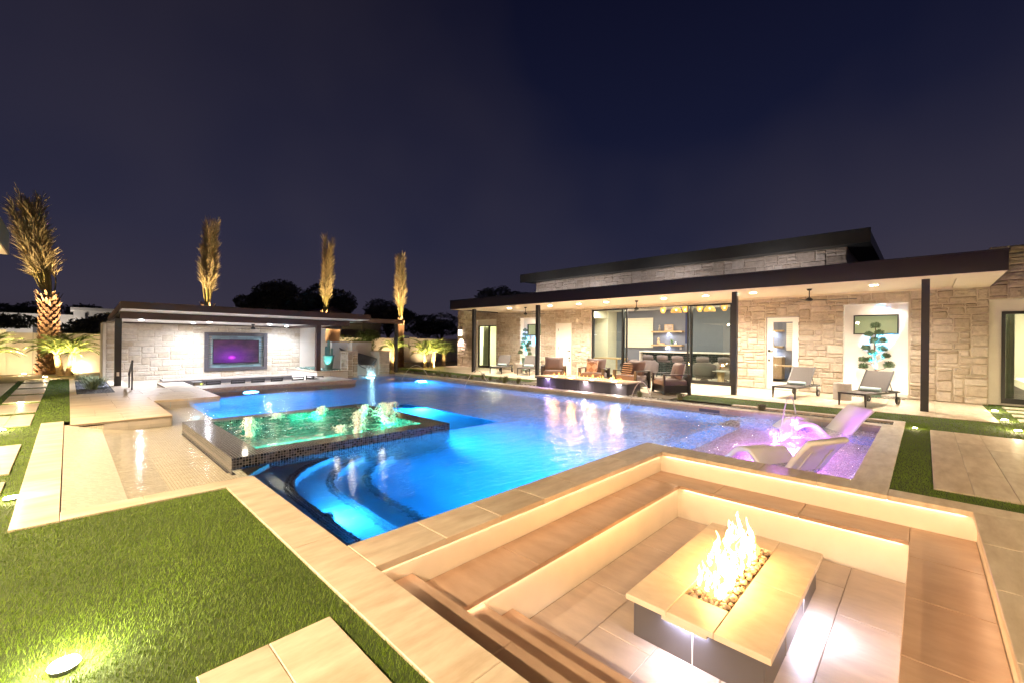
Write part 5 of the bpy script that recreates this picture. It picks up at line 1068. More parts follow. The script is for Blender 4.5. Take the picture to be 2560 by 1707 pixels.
# ================================================================== FAR FIRE TABLE, CHAIRS, LOUNGERS
lt = thing('long_fire_table', 'long low fire table with dark panelled sides and a row of flames by the pool', 'fire table', (11.55, 7.85, 0))
fx0, fx1, fy0, fy1 = 11.10, 12.0, 6.10, 9.62
MB().box(fx0+.06, fx1-.06, fy0+.06, fy1-.06, -.05, .30).build('base', DARK, lt)
n = 6
for i in range(n):
    a = fy0+.055+(fy1-fy0-.11)*i/n; b = fy0+.055+(fy1-fy0-.11)*(i+1)/n; MB().box(fx0+.048, fx0+.059, a+.004, b-.004, -.05, .299).build('panel', GREYTILE, lt)
MB().box(fx0+.06, fx1-.06, fy0+.045, fy0+.058, -.05, .299).build('panel', GREYTILE, lt)
for a, b, c, d in ((fx0, fx0+.33, fy0, fy1), (fx1-.33, fx1, fy0, fy1), (fx0+.33, fx1-.33, fy0, fy0+.45), (fx0+.33, fx1-.33, fy1-.35, fy1)): MB().slab(a+.002, b-.002, c+.002, d-.002, .301, .34, .003).build('slab', TABLETOP, lt)
MB().box(fx0+.32, fx1-.32, fy0+.44, fy1-.34, .301, .318).build('burner', BLACK, lt)
r = random.Random(8); P = []
for i in range(62): P.append((11.55+r.uniform(-.06, .06), fy0+.5+(fy1-fy0-.95)*r.random(), .31, r.choice((.05, .07, .10, .15, .19))*r.uniform(.8, 1.15), r.uniform(.008, .018)))
flame_mesh(P, 9).build('flames', FLAME2, lt, smooth=True, kind='stuff')
for y in (6.8, 7.6, 8.4, 9.1): lamp('fire_glow', 'POINT', (11.55, y, .48), 12, (1, .45, .14), .06, parent=lt)
for y, c, e in ((9.05, (.62, .42, 1.0), 3), (7.55, (1.0, .80, .82), 4.5), (6.40, (1, .9, .85), 2.5)):
    MB().box(fx0+.012, fx0+.046, y-.09, y+.09, .275, .2995).build('light_box', CONCR, lt); MB().box(fx0+.015, fx0+.04, y-.08, y+.08, .271, .2745).build('light_lens', em('table_led_%d' % int(y*10), c, 12), lt); lamp('side_glow', 'AREA', (fx0+.02, y, .265), e, c, .03, (fx0-.10, y, -.1), lt, sy=.16)
def club(x, y, rz, label):
    t = thing('lounge_chair', label, 'armchair', (x, y, 0), rz, 'outdoor armchairs round the long fire table')
    for s in (-1, 1):
        MB().box(.36, .40, s*.42-.05, s*.42+.05, .003, .56).build('front_leg', CHAR, t, local=True); MB().box(-.40, -.34, s*.42-.05, s*.42+.05, .003, .56).build('rear_leg', CHAR, t, local=True); MB().box(-.40, .40, s*.42-.055, s*.42+.055, .561, .585).build('armrest', CHAR, t, local=True)
    MB().box(-.34, .36, -.42, .42, .05, .26).build('base', DARK, t, local=True); MB().box(-.40, -.36, -.37, .37, .26, .50).build('back_frame', CHAR, t, local=True)
    m = MB().slab(-.33, .38, -.36, .36, .262, .42, .035); m.build('seat_cushion', CUSH, t, local=True)
    m = MB(); nn = 9
    for sgn in (1, -1):
        k0 = len(m.v)
        for j in range(nn):
            for i in range(nn):
                u, v = i/(nn-1)*2-1, j/(nn-1)*2-1; b = (max(0, (1-u**4)*(1-v**4)))**.5; pin = 1-.05*(1-abs(u*v)); m.v.append((sgn*.10*b, u*.36*pin, v*.25*pin))
        for j in range(nn-1):
            for i in range(nn-1): a = k0+j*nn+i; m.f.append((a, a+1, a+nn+1, a+nn) if sgn > 0 else (a, a+nn, a+nn+1, a+1))
    m.xform(Matrix.Translation((-.22, 0, .66)) @ Matrix.Rotation(radians(-14), 4, 'Y')); m.build('back_cushion', CUSH, t, smooth=True, local=True); return t
c1 = club(12.95, 10.25, radians(215), 'mauve cushioned armchair left of the flames, plain with no throw pillow')
c2 = club(13.15, 8.55, radians(196), 'armchair behind the flames holding the diamond patterned pillow')
c3 = club(13.10, 7.05, radians(172), 'armchair behind the fire table holding the striped pillow')
c4 = club(12.60, 5.50, radians(137), 'armchair at the near end of the fire table, turned sideways with a grey pillow')
def pillow(x, y, z, rz, tilt, s, mat, label):
    m = MB(); nn = 9
    for sgn in (1, -1):
        k0 = len(m.v)
        for j in range(nn):
            for i in range(nn): u, v = i/(nn-1)*2-1, j/(nn-1)*2-1; b = (max(0, (1-u**4)*(1-v**4)))**.5; m.v.append((sgn*.07*b, u*s, v*s))
        for j in range(nn-1):
            for i in range(nn-1): a = k0+j*nn+i; m.f.append((a, a+1, a+nn+1, a+nn) if sgn > 0 else (a, a+nn, a+nn+1, a+1))
    m.xform(Matrix.Rotation(radians(tilt), 4, 'Y')); o = m.build('throw_pillow', mat, None, smooth=True); o.location = (x, y, z); o.rotation_euler = (0, 0, rz); tag(o, label, 'pillow', 'throw pillows on the armchairs')
def wave_mat(name, c1, c2, scale, diag=False):
    m, nt, b = nodes_of(name); N, L = nt.nodes, nt.links; b.inputs['Roughness'].default_value = .9; t = N.new('ShaderNodeTexCoord')
    if diag: q = N.new('ShaderNodeTexChecker'); q.inputs['Scale'].default_value = scale; mp = N.new('ShaderNodeMapping'); mp.inputs['Rotation'].default_value = (radians(45), 0, 0); L.new(t.outputs['Object'], mp.inputs[0]); L.new(mp.outputs[0], q.inputs['Vector']); q.inputs['Color1'].default_value = (*c1, 1); q.inputs['Color2'].default_value = (*c2, 1); L.new(q.outputs['Color'], b.inputs['Base Color'])
    else:
        q = N.new('ShaderNodeTexWave'); q.bands_direction = 'Z'; q.inputs['Scale'].default_value = scale; q.inputs['Distortion'].default_value = .6; L.new(t.outputs['Object'], q.inputs['Vector']); r = N.new('ShaderNodeValToRGB'); r.color_ramp.interpolation = 'CONSTANT'; r.color_ramp.elements[0].color = (*c1, 1); r.color_ramp.elements[1].position = .72; r.color_ramp.elements[1].color = (*c2, 1); L.new(q.outputs['Fac'], r.inputs[0]); L.new(r.outputs[0], b.inputs['Base Color'])
    return m
pillow(12.88, 7.10, .64, radians(168), -18, .21, wave_mat('striped_fabric', (.025, .018, .02), (.50, .40, .34), 4.6), 'dark throw pillow with thin pale stripes')
pillow(12.92, 8.50, .64, radians(192), -18, .21, wave_mat('diamond_fabric', (.30, .20, .17), (.50, .40, .36), 6, True), 'rosy throw pillow with a diamond pattern')
pillow(12.80, 5.42, .63, radians(120), -20, .20, CUSHD, 'plain grey throw pillow on the sideways armchair')
def lounger(x, y, rz, label, wl):
    """x axis runs from foot to head"""
    t = thing('sun_lounger', label, 'sun lounger', (x, y, 0), rz, 'wheeled sun loungers on the patio')
    m = MB(); m.box(0, 1.72, -.30, -.265, .29, .33).box(0, 1.72, .265, .30, .29, .33).box(0, .035, -.265, .265, .29, .33).box(1.685, 1.72, -.265, .265, .29, .33); m.build('frame', CHAR, t, local=True)
    for s in (-1, 1):
        m = MB(); m.v = [(.005, s*.298, .289), (.06, s*.298, .289), (.035, s*.29, .003), (.012, s*.29, .003), (.005, s*.25, .289), (.06, s*.25, .289), (.035, s*.265, .003), (.012, s*.265, .003)]; m.f = [(0, 1, 2, 3), (7, 6, 5, 4), (0, 4, 5, 1), (1, 5, 6, 2), (2, 6, 7, 3), (3, 7, 4, 0)]; m.build('leg', CHAR, t, local=True)
        MB().box(1.50, 1.54, s*.285-.012, s*.285+.012, .10, .289).build('rear_leg', CHAR, t, local=True)
        w = MB().cyl((1.53, s*.31-.02, .10), (1.53, s*.31+.02, .10), .10, .10, 18).build('wheel', BLACK, t, local=True); MB().cyl((1.53, s*.31-.024, .10), (1.53, s*.31+.024, .10), .035, .035, 10).build('hub', CONCR, w, local=True)
    MB().box(.036, 1.0, -.264, .264, .318, .326).build('seat_sling', SLING, t, local=True)
    a = radians(52); L_ = .62; bx = MB().box(0, L_, -.27, .27, -.006, .006); bx.xform(Matrix.Translation((.98, 0, .34)) @ Matrix.Rotation(-a, 4, 'Y')); bx.build('back_sling', SLING, t, local=True)
    for s in (-1, 1): q = MB().box(0, L_+.02, s*.285-.014, s*.285+.014, -.014, .014); q.xform(Matrix.Translation((.98, 0, .34)) @ Matrix.Rotation(-a, 4, 'Y')); q.build('back_rail', CHAR, t, local=True); MB().cyl((1.22, s*.25, .60), (1.40, s*.25, .32), .010, .010, 6).build('brace', CHAR, t, local=True)
    c, s_ = cos(rz), sin(rz); o = MB().cyl((0, -.21, 0), (0, .21, 0), .055, .055, 14).cyl((.012, -.213, .003), (.012, .213, .003), .035, .035, 10).build('rolled_towel', TOWEL, None, smooth=False); o.location = (x+.90*c, y+.90*s_, .383); o.rotation_euler = (0, 0, rz); tag(o, wl, 'towel', 'rolled aqua towels')
lounger(13.70, 2.80, radians(-10), 'grey wheeled sun lounger in front of the glazed white door', 'rolled aqua towel on the lounger in front of the glazed door')
lounger(13.28, 1.28, radians(-19), 'grey wheeled sun lounger nearest the right-hand column and topiary alcove', 'rolled aqua towel on the lounger by the topiary alcove')
lounger(13.64, 14.18, radians(26), 'farthest sun lounger, beside the first column on the left', 'rolled aqua towel on the farthest lounger')
lounger(13.97, 12.76, radians(26), 'far sun lounger half hidden by the second column', 'rolled aqua towel on the lounger behind the second column')
for x, y, l in ((14.72, 1.62, 'grey concrete drum side table between the two near loungers'), (14.75, 13.80, 'grey drum side table between the two far loungers')):
    t = thing('drum_table', l, 'side table', (x, y, 0), group='concrete drum tables'); MB().lathe([(.20, .002), (.205, .02), (.205, .44), (.20, .455)], x, y, 26).build('body', CONCR, t, smooth=False)
# topiary plants in the alcoves
def topiary(x, y, label, seed, flip=1):
    r = random.Random(seed); t = thing('topiary_tree', label, 'topiary', (x, y, .6)); m = MB().tube([(x, y, .58), (x+.01, y-.02, .9), (x-.01, y+.02, 1.3), (x, y, 1.75), (x, y, 2.0)], [.028, .024, .02, .014, .01], 7)
    pads = [(0, 2.05, .125), (.14, 1.80, .11), (-.09, 1.84, .12), (.02, 1.62, .13), (-.17, 1.63, .12), (.21, 1.42, .12), (-.16, 1.40, .13), (.06, 1.28, .12), (-.24, 1.20, .11), (.29, 1.08, .11), (.13, 1.08, .10), (.27, .88, .12), (-.30, .94, .14)]
    for (dy, z, s) in pads: dx = r.uniform(-.10, .06); m.tube([(x, y, z-.18), (x+dx*.6, y+dy*.6*flip, z-.12), (x+dx, y+dy*flip, z-.03)], [.012, .009, .006], 5)
    m.build('trunk', BARK, t)
    for (dy, z, s) in pads:
        m = MB(); c = Vector((x+r.uniform(-.10, .06), y+dy*flip, z))
        m.blob(tuple(c), (s*.6, s*.6, s*.6), 8, 6)
        for i in range(240):
            a, e_ = r.uniform(0, 6.28), math.asin(r.uniform(-.75, 1)); d = Vector((cos(a)*cos(e_), sin(a)*cos(e_), sin(e_))); p = c+Vector((d.x*s, d.y*s, d.z*s*.9))*r.uniform(.5, .8); q = c+Vector((d.x*s, d.y*s, d.z*s*.85))*r.uniform(.95, 1.2); sd_ = d.cross(Vector((r.random(), r.random(), r.random()))).normalized()*.010; m.tri(tuple(p-sd_), tuple(p+sd_), tuple(q))
        m.build('foliage_pad', LEAFT, t)
    return t
pot(16.12, 1.03, .0, .14, .19, .68, 'green glazed pot in the near alcove holding the topiary'); tp = topiary(16.12, 1.03, 'cloud-pruned topiary lit blue in the near wall alcove', 5)
pot(16.12, 14.60, .0, .14, .19, .68, 'green glazed pot in the far alcove holding a topiary'); tp2 = topiary(16.12, 14.60, 'cloud-pruned topiary lit blue in the far wall alcove', 6, -1)
for p, y in ((tp, 1.03), (tp2, 14.6)): lamp('blue_spot', 'SPOT', (15.95, y-.05, .70), 260, (.05, .48, 1.0), .02, (16.25, y, 1.35), p, spot=52, blend=.6)

# ================================================================== POOL LEDGE LOUNGERS
def ledge_lounger(fx, fy, hx, hy, label, top):
    d = Vector((hx-fx, hy-fy, 0)); L_ = d.length; rz = math.atan2(d.y, d.x); t = thing('pool_lounger', label, 'pool lounger', (fx, fy, -.40), rz, 'moulded loungers on the tanning ledge')
    pts = [(-.16, -.26), (.0, -.13), (.15, .0), (.30, .045), (.43, .02), (.56, -.10), (.66, -.20), (.76, -.22), (.86, -.17), (.98, -.04), (1.12, .16), (1.28, top)]
    pts = [(x*L_/1.22, z) for x, z in pts]; th = .06; m = MB(); W_ = .35
    import bisect
    fine = []
    for i in range(len(pts)-1):
        p0 = pts[max(i-1, 0)]; p1 = pts[i]; p2 = pts[i+1]; p3 = pts[min(i+2, len(pts)-1)]
        for k in range(4):
            u = k/4; f = lambda a, b, c, e: .5*((2*b)+(-a+c)*u+(2*a-5*b+4*c-e)*u*u+(-a+3*b-3*c+e)*u**3); fine.append((f(p0[0], p1[0], p2[0], p3[0]), f(p0[1], p1[1], p2[1], p3[1])))
    fine.append(pts[-1]); K = len(fine)
    for i, (x, z) in enumerate(fine):
        a = fine[min(i+1, K-1)]; b = fine[max(i-1, 0)]; tx, tz = a[0]-b[0], a[1]-b[1]; l = hypot(tx, tz); nx, nz2 = -tz/l, tx/l
        ring = [(-W_, .0), (-W_+.02, .012), (W_-.02, .012), (W_, .0), (W_, -th+.01), (W_-.03, -th), (-W_+.03, -th), (-W_, -th+.01)]
        for (w_, h) in ring: m.v.append((x+nx*h, w_, .40+z+nz2*h))
    for i in range(K-1):
        for j in range(8): m.f.append((i*8+j, i*8+(j+1) % 8, i*8+8+(j+1) % 8, i*8+8+j))
    m.f.append(tuple(range(7, -1, -1))); m.f.append(tuple((K-1)*8+j for j in range(8)))
    m.build('shell', LOUNGE, t, smooth=True, local=True)
    for s in (-.19, .19):
        q = MB(); 
        for i in range(K-16, K-3):
            x, z = fine[i]; a = fine[i+1]; b = fine[i-1]; tx, tz = a[0]-b[0], a[1]-b[1]; l = hypot(tx, tz); nx, nz2 = -tz/l, tx/l
            for (w_, h) in ((-.022, -th-.001), (.022, -th-.001), (.016, -th-.014), (-.016, -th-.014)): q.v.append((x+nx*h, s+w_, .40+z+nz2*h))
        n_ = len(q.v)//4
        for i in range(n_-1):
            for j in range(4): q.f.append((i*4+j, i*4+(j+1) % 4, i*4+4+(j+1) % 4, i*4+4+j))
        q.build('rib', LOUNGE, t, smooth=True, local=True)
ledge_lounger(6.98, 1.92, 6.50, .90, 'moulded in-pool lounger seen from behind, its back lit cream by the fire pit', .33)
ledge_lounger(9.52, 1.98, 10.28, .92, 'moulded in-pool lounger glowing purple beside the far coping', .34)

# ================================================================== GARDEN STRIP, WATER JETS
pb = MB(); r = random.Random(31)
def pebbles(x0, x1, y0, y1, n, s0, s1, name, mat, label, z=-.05, shape=None, cat='pebbles'):
    m = MB(); r = random.Random(int(x0*100+y0*10))
    for i in range(n):
        x, y = r.uniform(x0, x1), r.uniform(y0, y1)
        if shape and not shape(x, y): continue
        s = r.uniform(s0, s1); m.blob((x, y, z+s*.3), (s*r.uniform(.8, 1.5), s*r.uniform(.8, 1.5), s*.6), 6, 4, .15, r)
    o = m.build(name, mat, None, kind='stuff', smooth=True); tag(o, label, cat)
MB().box(10.805, 11.26, .44, 17.5, -.09, -.06).box(11.26, 12.04, 5.0, 10.6, -.09, -.06).box(11.26, 12.0, 10.6, 17.5, -.09, -.06).build('garden_bed', DIRT, None, kind='structure')
pebbles(10.81, 11.26, .45, 6.4, 1500, .014, .034, 'pebbles', DPEB, 'dark river pebbles in the narrow bed by the pool coping')
pebbles(10.81, 11.3, 5.2, 10.3, 1300, .014, .036, 'pebbles', pm('pale_pebble', (.42, .38, .36), .5, ns=8, rand=0, col2=(.62, .58, .55)), 'pale pebbles in front of the long fire table')
pebbles(10.81, 11.9, 10.3, 17.5, 2600, .02, .05, 'pebbles', DPEB, 'mixed pebbles in the planted bed beyond the fire table')
pebbles(.18, .89, 15.82, 20.54, 1600, .018, .04, 'pebbles', pm('slate_chip', (.07, .08, .10), .7, ns=5, col2=(.15, .16, .18)), 'blue grey slate chips in the square planter bed by the pavilion', -.03)
pebbles(XW-.35, XW+.27, .40, 1.72, 420, .02, .04, 'pebbles', DPEB, 'dark pebbles on the floor of the near alcove', -.0); pebbles(XW-.35, XW+.27, 13.8, 15.1, 300, .02, .04, 'pebbles', DPEB, 'dark pebbles on the floor of the far alcove', -.0)
pebbles(7.1, 8.1, 17.9, 20.5, 300, .02, .05, 'pebbles', pm('cyan_glass_chip', (.12, .22, .20), .3), 'dark glass chips round the cactus pot', .205)
def tuft(x, y, h, n, label, mat=BEDPL, z=-.04, spread=.12, cat='grass tuft'):
    m = MB(); r = random.Random(int(abs(x*77+y*31)*10))
    for i in range(n):
        a = r.uniform(0, 6.28); rr_ = r.uniform(0, spread*.5); bx, by = x+rr_*cos(a), y+rr_*sin(a); L_ = h*r.uniform(.5, 1.1); ln = r.uniform(.3, 1.1)*spread; w_ = .006
        p1 = (bx+cos(a)*ln*.4, by+sin(a)*ln*.4, z+L_*.7); p2 = (bx+cos(a)*ln, by+sin(a)*ln, z+L_); px, py = -sin(a)*w_, cos(a)*w_
        m.quad((bx-px, by-py, z), (bx+px, by+py, z), (p1[0]+px, p1[1]+py, p1[2]), (p1[0]-px, p1[1]-py, p1[2])); m.tri((p1[0]-px, p1[1]-py, p1[2]), (p1[0]+px, p1[1]+py, p1[2]), p2)
    tag(m.build('grass_tuft', mat), label, cat, 'grass tufts in the pebble beds')
for x, y, h, l in ((11.12, 2.70, .18, 'golden grass tuft in the pebble strip near the purple lounger'), (11.5, 4.75, .18, 'olive grass tuft at the tip of the long lawn'), (11.15, 5.75, .2, 'grass tuft by the near corner of the long fire table'), (11.35, 10.6, .24, 'grass tuft at the far corner of the long fire table')): tuft(x, y, h, 110, l)
r = random.Random(14)
for i in range(15): tuft(11.25+r.uniform(-.3, .45), 11.0+i*.42, r.choice((.14, .20, .28)), 60, 'low olive grass tuft in the pebble bed between the fire table and the slide')
for x, y, l in ((.45, 19.6, 'feathery tuft at the back of the slate chip planter'), (.62, 18.4, 'feathery tuft in the middle of the slate chip planter'), (.50, 17.2, 'feathery tuft at the front of the slate chip planter')): tuft(x, y, .32, 160, l, pm('silver_grass_leaf', (.20, .26, .14), .7), -.02, .34)
def jet(y, x0, x1, h, label):
    t = thing('water_jet', label, 'water jet', (x0, y, 0), group='thin arching water jets'); P = []; R_ = []
    for i in range(25): u = i/24; P.append((x0+(x1-x0)*u, y+.02*u, .01+4*h*u*(1-u)-(.14*u))); R_.append(.012-.004*u*(1-.4*u))
    MB().tube(P, R_, 7).build('water_arc', JETM, t, smooth=True); MB().cyl((x0, y, .0), (x0, y, .018), .05, .045, 14).build('nozzle', CONCR, t); spray('splash', (x1, y, PW), .04, .04, 30, int(y*7), core=False, parent=t)
    lamp('jet_light', 'SPOT', (x0+.03, y, .03), 9, (1, .85, .65), .01, (x0-.3, y, 1), t, spot=30)
jet(1.96, 10.72, 9.55, .52, 'arching water jet in front of the nearest patio lounger'); jet(5.24, 10.80, 9.6, .55, 'arching water jet by the near end of the long fire table'); jet(11.62, 10.72, 9.7, .5, 'arching water jet in front of the second column'); jet(15.55, 10.85, 9.6, .5, 'arching water jet farthest away near the slide')

# ================================================================== PATH LIGHTS
def path_light(x, y, label, e=7, big=1.0, col=(1, .78, .45)):
    t = thing('path_light', label, 'path light', (x, y, 0), group='small round lights set in the turf'); MB().cyl((x, y, -.03), (x, y, .006), .045*big, .045*big, 16).build('housing', BLACK, t); MB().cyl((x, y, .0065), (x, y, .016), .05*big, .045*big, 16).build('lens', LAMPY, t)
    lamp('glow', 'POINT', (x, y, .075), e, col, .035, parent=t)
path_light(.0, 2.78, 'large blazing white light in the near lawn', 7.0, 1.1, (1, .86, .58))
path_light(-.72, 10.46, 'path light in the turf gap at the left edge', 3); path_light(-.72, 14.50, 'path light between two far stepping slabs', 3); path_light(-.35, 6.0, 'path light in the turf beside the left coping', 2)
path_light(11.71, -1.2, 'nearest of the three path lights in the right-hand turf', 4); path_light(13.23, -1.18, 'middle one of the three path lights in the right-hand turf', 4); path_light(14.96, -1.18, 'path light nearest the stone corner of the house', 4)
path_light(10.63, .12, 'tiny light by the outer edge of the coping corner', .8, .6)

# ================================================================== PALMS
def frond_mesh(L_, n, leaf, bend, seed, bulge=.0, up=False, wid=.012, droop=0, mat=None):
    """returns (rachis MB, leaflets MB) growing from the origin in the +x / +z plane"""
    r = random.Random(seed); P = []
    K = 14
    for i in range(K+1):
        t = i/K
        if up: P.append(Vector((float(np.interp(t, [0, .12, .28, .42, .7, .9, 1], [.10, .22, .31, .25, .27, .25, .20]))*bulge/.34, bend*t*t, L_*t)))
        else: a = .25+t*droop; P.append((P[-1] if P else Vector((0, 0, 0)))+Vector((L_/K*sin(a), bend*2*t/K, L_/K*cos(a))) if P else Vector((0, 0, 0)))
    ra = MB().tube(P, [.022*(1-.85*i/K)+.002 for i in range(K+1)], 5); lf = MB()
    for i in range(n):
        t = .30+.70*(i/n)**.9 if up else .12+.88*i/n; f = t*K; k = min(K-1, int(f)); p = P[k].lerp(P[k+1], f-k); d = (P[k+1]-P[k]).normalized(); s = Vector((0, 1, 0)) if up else d.cross(Vector((0, 0, 1))).normalized() if d.cross(Vector((0, 0, 1))).length > .1 else Vector((0, 1, 0))
        for sg in (-1, 1):
            q = leaf*(sin(min(1, t*1.25)*pi*.85)*.75+.3)*r.uniform(.8, 1.1); dr = (d*r.uniform(.75, 1.0)+s*sg*r.uniform(.25, .60 if up else .95)+Vector((r.uniform(-.25, .75) if up else r.uniform(-.25, .25), r.uniform(-.2, .2), r.uniform(-.15, .05)))).normalized()
            mid = p+dr*q*.55; tip = p+dr*q+Vector((0, 0, -.12*q if not up else -.05*q)); w = d.cross(dr).normalized()*0; sd_ = dr.cross(Vector((r.uniform(-1, 1), r.uniform(-1, 1), .3))).normalized()*wid
            lf.quad(tuple(p-sd_*.6), tuple(p+sd_*.6), tuple(mid+sd_), tuple(mid-sd_)); lf.tri(tuple(mid-sd_), tuple(mid+sd_), tuple(tip))
    return ra, lf
UPM = []
for k in range(4):
    ra, lf = frond_mesh(3.6, 70, .60, .22*(-1)**k, 50+k, .34, True, .011)
    m1 = bpy.data.meshes.new('frond'); m1.from_pydata(ra.v+lf.v, [], ra.f+[tuple(i+len(ra.v) for i in f) for f in lf.f]); m1.materials.append(RACH); m1.materials.append(FROND); m1.polygons.foreach_set('material_index', [0]*len(ra.f)+[1]*len(lf.f)); UPM.append(m1)
def trunk_mesh(r0, r1, h, scales, seed, flare=1.25):
    r = random.Random(seed); m = MB(); m.lathe([(r0*flare, 0), (r0*1.05, h*.1), (r0*.92, h*.5), (r1, h*.88), (r1*1.12, h)], n=14)
    rows = int(h/scales); n = 9
    for i in range(rows):
        z = (i+.5)*scales; t = z/h; R_ = (r0*(flare+(1.0-flare)*min(1, t*5)) if t < .2 else r0*1.0+(r1-r0)*t)*1.0
        for j in range(n):
            a = 2*pi*(j+.5*(i % 2))/n+r.uniform(-.06, .06); ca, sa = cos(a), sin(a); w = R_*2*pi/n*.52; o = R_*(.20+.06*r.random())
            m.v += [(R_*ca+w*sa, R_*sa-w*ca, z), (R_*ca-w*sa, R_*sa+w*ca, z), ((R_+o)*ca-w*.5*sa, (R_+o)*sa+w*.5*ca, z+scales*.75), ((R_+o)*ca+w*.5*sa, (R_+o)*sa-w*.5*ca, z+scales*.75), (R_*ca, R_*sa, z-scales*.55), (R_*.96*ca, R_*.96*sa, z+scales*.9)]
            k = len(m.v)-6; m.f += [(k, k+3, k+2, k+1), (k+4, k+3, k), (k+4, k+2, k+3), (k+4, k+1, k+2), (k+3, k+5, k+2)]
    return m
TALLT = trunk_mesh(.21, .19, 2.95, .125, 3)
def tall_palm(x, y, zb, h, sc, lean, label, nf, rad, seed, trunk=TALLT, cs=1.0):
    r = random.Random(seed); t = thing('palm_tree', label, 'palm tree', (x, y, -.05), 0, 'tall palms with fronds tied upright')
    tk = trunk.build('trunk', TRUNK, t, local=True); tk.scale = (sc, sc, zb/2.95)
    m = MB(); 
    for i in range(44): a = r.uniform(0, 6.28); z = zb-.42+.5*r.random(); R_ = .20*sc*(1+.25*(z-zb+.42)); L2 = r.uniform(.08, .16)*sc; w = .035*sc; ca, sa = cos(a), sin(a); m.v += [(R_*ca+w*sa, R_*sa-w*ca, z), (R_*ca-w*sa, R_*sa+w*ca, z), ((R_+.06*sc)*ca-w*.6*sa, (R_+.06*sc)*sa+w*.6*ca, z+L2), ((R_+.06*sc)*ca+w*.6*sa, (R_+.06*sc)*sa-w*.6*ca, z+L2), ((R_+.10*sc)*ca, (R_+.10*sc)*sa, z+L2*1.2)]; k = len(m.v)-5; m.f += [(k, k+1, k+2, k+3), (k+3, k+2, k+4)]
    m.build('frond_stubs', BOOT, t, local=True)
    for i in range(nf):
        o = bpy.data.objects.new('frond', UPM[i % 4]); COL.objects.link(o); o.parent = t; a = 2*pi*i/nf*2.4+r.uniform(-.2, .2); s = h/3.6*(r.uniform(.55, .92) if i % 3 else r.uniform(.85, 1.03)); ra_ = rad*r.uniform(.35, 1.0)
        o.location = (-.04*cos(a), -.04*sin(a), zb-.05+r.uniform(-.05, .08)); o.scale = (ra_*sc*cs, sc*cs, s); o.rotation_euler = (lean[0]*r.uniform(.8, 1.2), lean[1]*r.uniform(.8, 1.2), a) if False else (0, 0, a)
        sh = Matrix.Identity(4); R3 = Matrix.Rotation(lean[1]*r.uniform(.7, 1.2), 4, Vector((sin(yaw), -cos(yaw), 0)).cross(Vector((0, 0, 1))).normalized()); o.rotation_euler = (R3 @ Matrix.Rotation(a, 4, 'Z')).to_euler()
    for k, (dx, dy) in enumerate(((-.75, -.75), (.75, -.55), (0., .8))): lamp('uplight', 'SPOT', (x+dx*1.3, y+dy*1.3, .04), 1300 if k < 2 else 500, (1, .72, .40), .05, (x, y, zb+2.2), t, spot=38, blend=1.0)
    return t
# lean[1] > 0 tips the head to the left of the picture
tall_palm(-.55, 26.0, 3.15, 4.5, 1.42, (0, .27), 'tallest tied palm at the far left leaning left over the fence', 30, .95, 1, cs=.88)
tall_palm(4.38, 23.4, 2.95, 3.95, 1.05, (0, -.03), 'tied palm rising behind the pavilion above the television', 24, .95, 2, cs=.85)
tall_palm(9.78, 23.6, 2.95, 4.15, 1.0, (0, -.03), 'tied palm rising behind the right part of the pavilion roof', 24, .9, 3, cs=.85)
tall_palm(13.45, 22.0, 2.72, 3.75, .85, (0, .02), 'tied palm by the pool corner post, thinnest of the four', 22, .95, 4, cs=.95)
ARC = []
for k in range(3):
    ra, lf = frond_mesh(1.25, 36, .34, .1*(k-1), 80+k, droop=1.5, wid=.007)
    m1 = bpy.data.meshes.new('frond'); m1.from_pydata(ra.v+lf.v, [], ra.f+[tuple(i+len(ra.v) for i in f) for f in lf.f]); m1.materials.append(RACH); m1.materials.append(FRONDG); m1.polygons.foreach_set('material_index', [0]*len(ra.f)+[1]*len(lf.f)); ARC.append(m1)
SMT = trunk_mesh(.10, .08, .75, .07, 8, 1.3)
def small_palm(x, y, h, s, label, tilt, seed, nf=30, e=42):
    r = random.Random(seed); t = thing('small_palm', label, 'small palm', (x, y, -.05), 0, 'small feathery palms by the fence')
    tk = SMT.build('trunk', BOOT, t, local=True); tk.scale = (1, 1, h/.75); tk.rotation_euler = (0, tilt, 0); tx, tz = sin(tilt)*h, cos(tilt)*h
    for i in range(nf):
        o = bpy.data.objects.new('frond', ARC[i % 3]); COL.objects.link(o); o.parent = t; a = 2.4*i+r.uniform(-.2, .2); o.location = (tx, 0, tz-.03); k = s*r.uniform(.7, 1.1); o.scale = (k*r.uniform(.8, 1.1), k, k); o.rotation_euler = (0, -.45+1.05*(i/nf)**1.3, a)
    lamp('uplight', 'SPOT', (x-.35, y-.50, .02), e*2.4, (1, .82, .38), .04, (x+tx, y, h+.35), t, spot=75, blend=.8); lamp('uplight', 'SPOT', (x+.45, y-.25, .02), e*1.8, (1, .82, .38), .04, (x+tx, y, h+.3), t, spot=75, blend=.8)
small_palm(-.18, 24.7, .82, .95, 'left one of the two small palms at the foot of the big palm', -.15, 1, e=60); small_palm(.04, 24.5, .86, .90, 'right one of the two small palms at the foot of the big palm', .12, 2, e=60)
small_palm(-2.1, 25.3, .8, .95, 'small palm cut off by the left edge of the picture', 0, 3)
small_palm(11.90, 20.2, 1.0, .85, 'small palm just behind the pool corner post', .05, 4, e=55); small_palm(13.65, 19.75, .75, .95, 'lit small palm near the house, the left of its pair of trunks', -.12, 5, e=70); small_palm(13.95, 19.6, .85, .95, 'lit small palm near the house, the right of its pair of trunks', .18, 6, e=70)
small_palm(16.2, 21.5, .7, 1.0, 'dim small palm between the lit pair and the house', 0, 7, e=10)
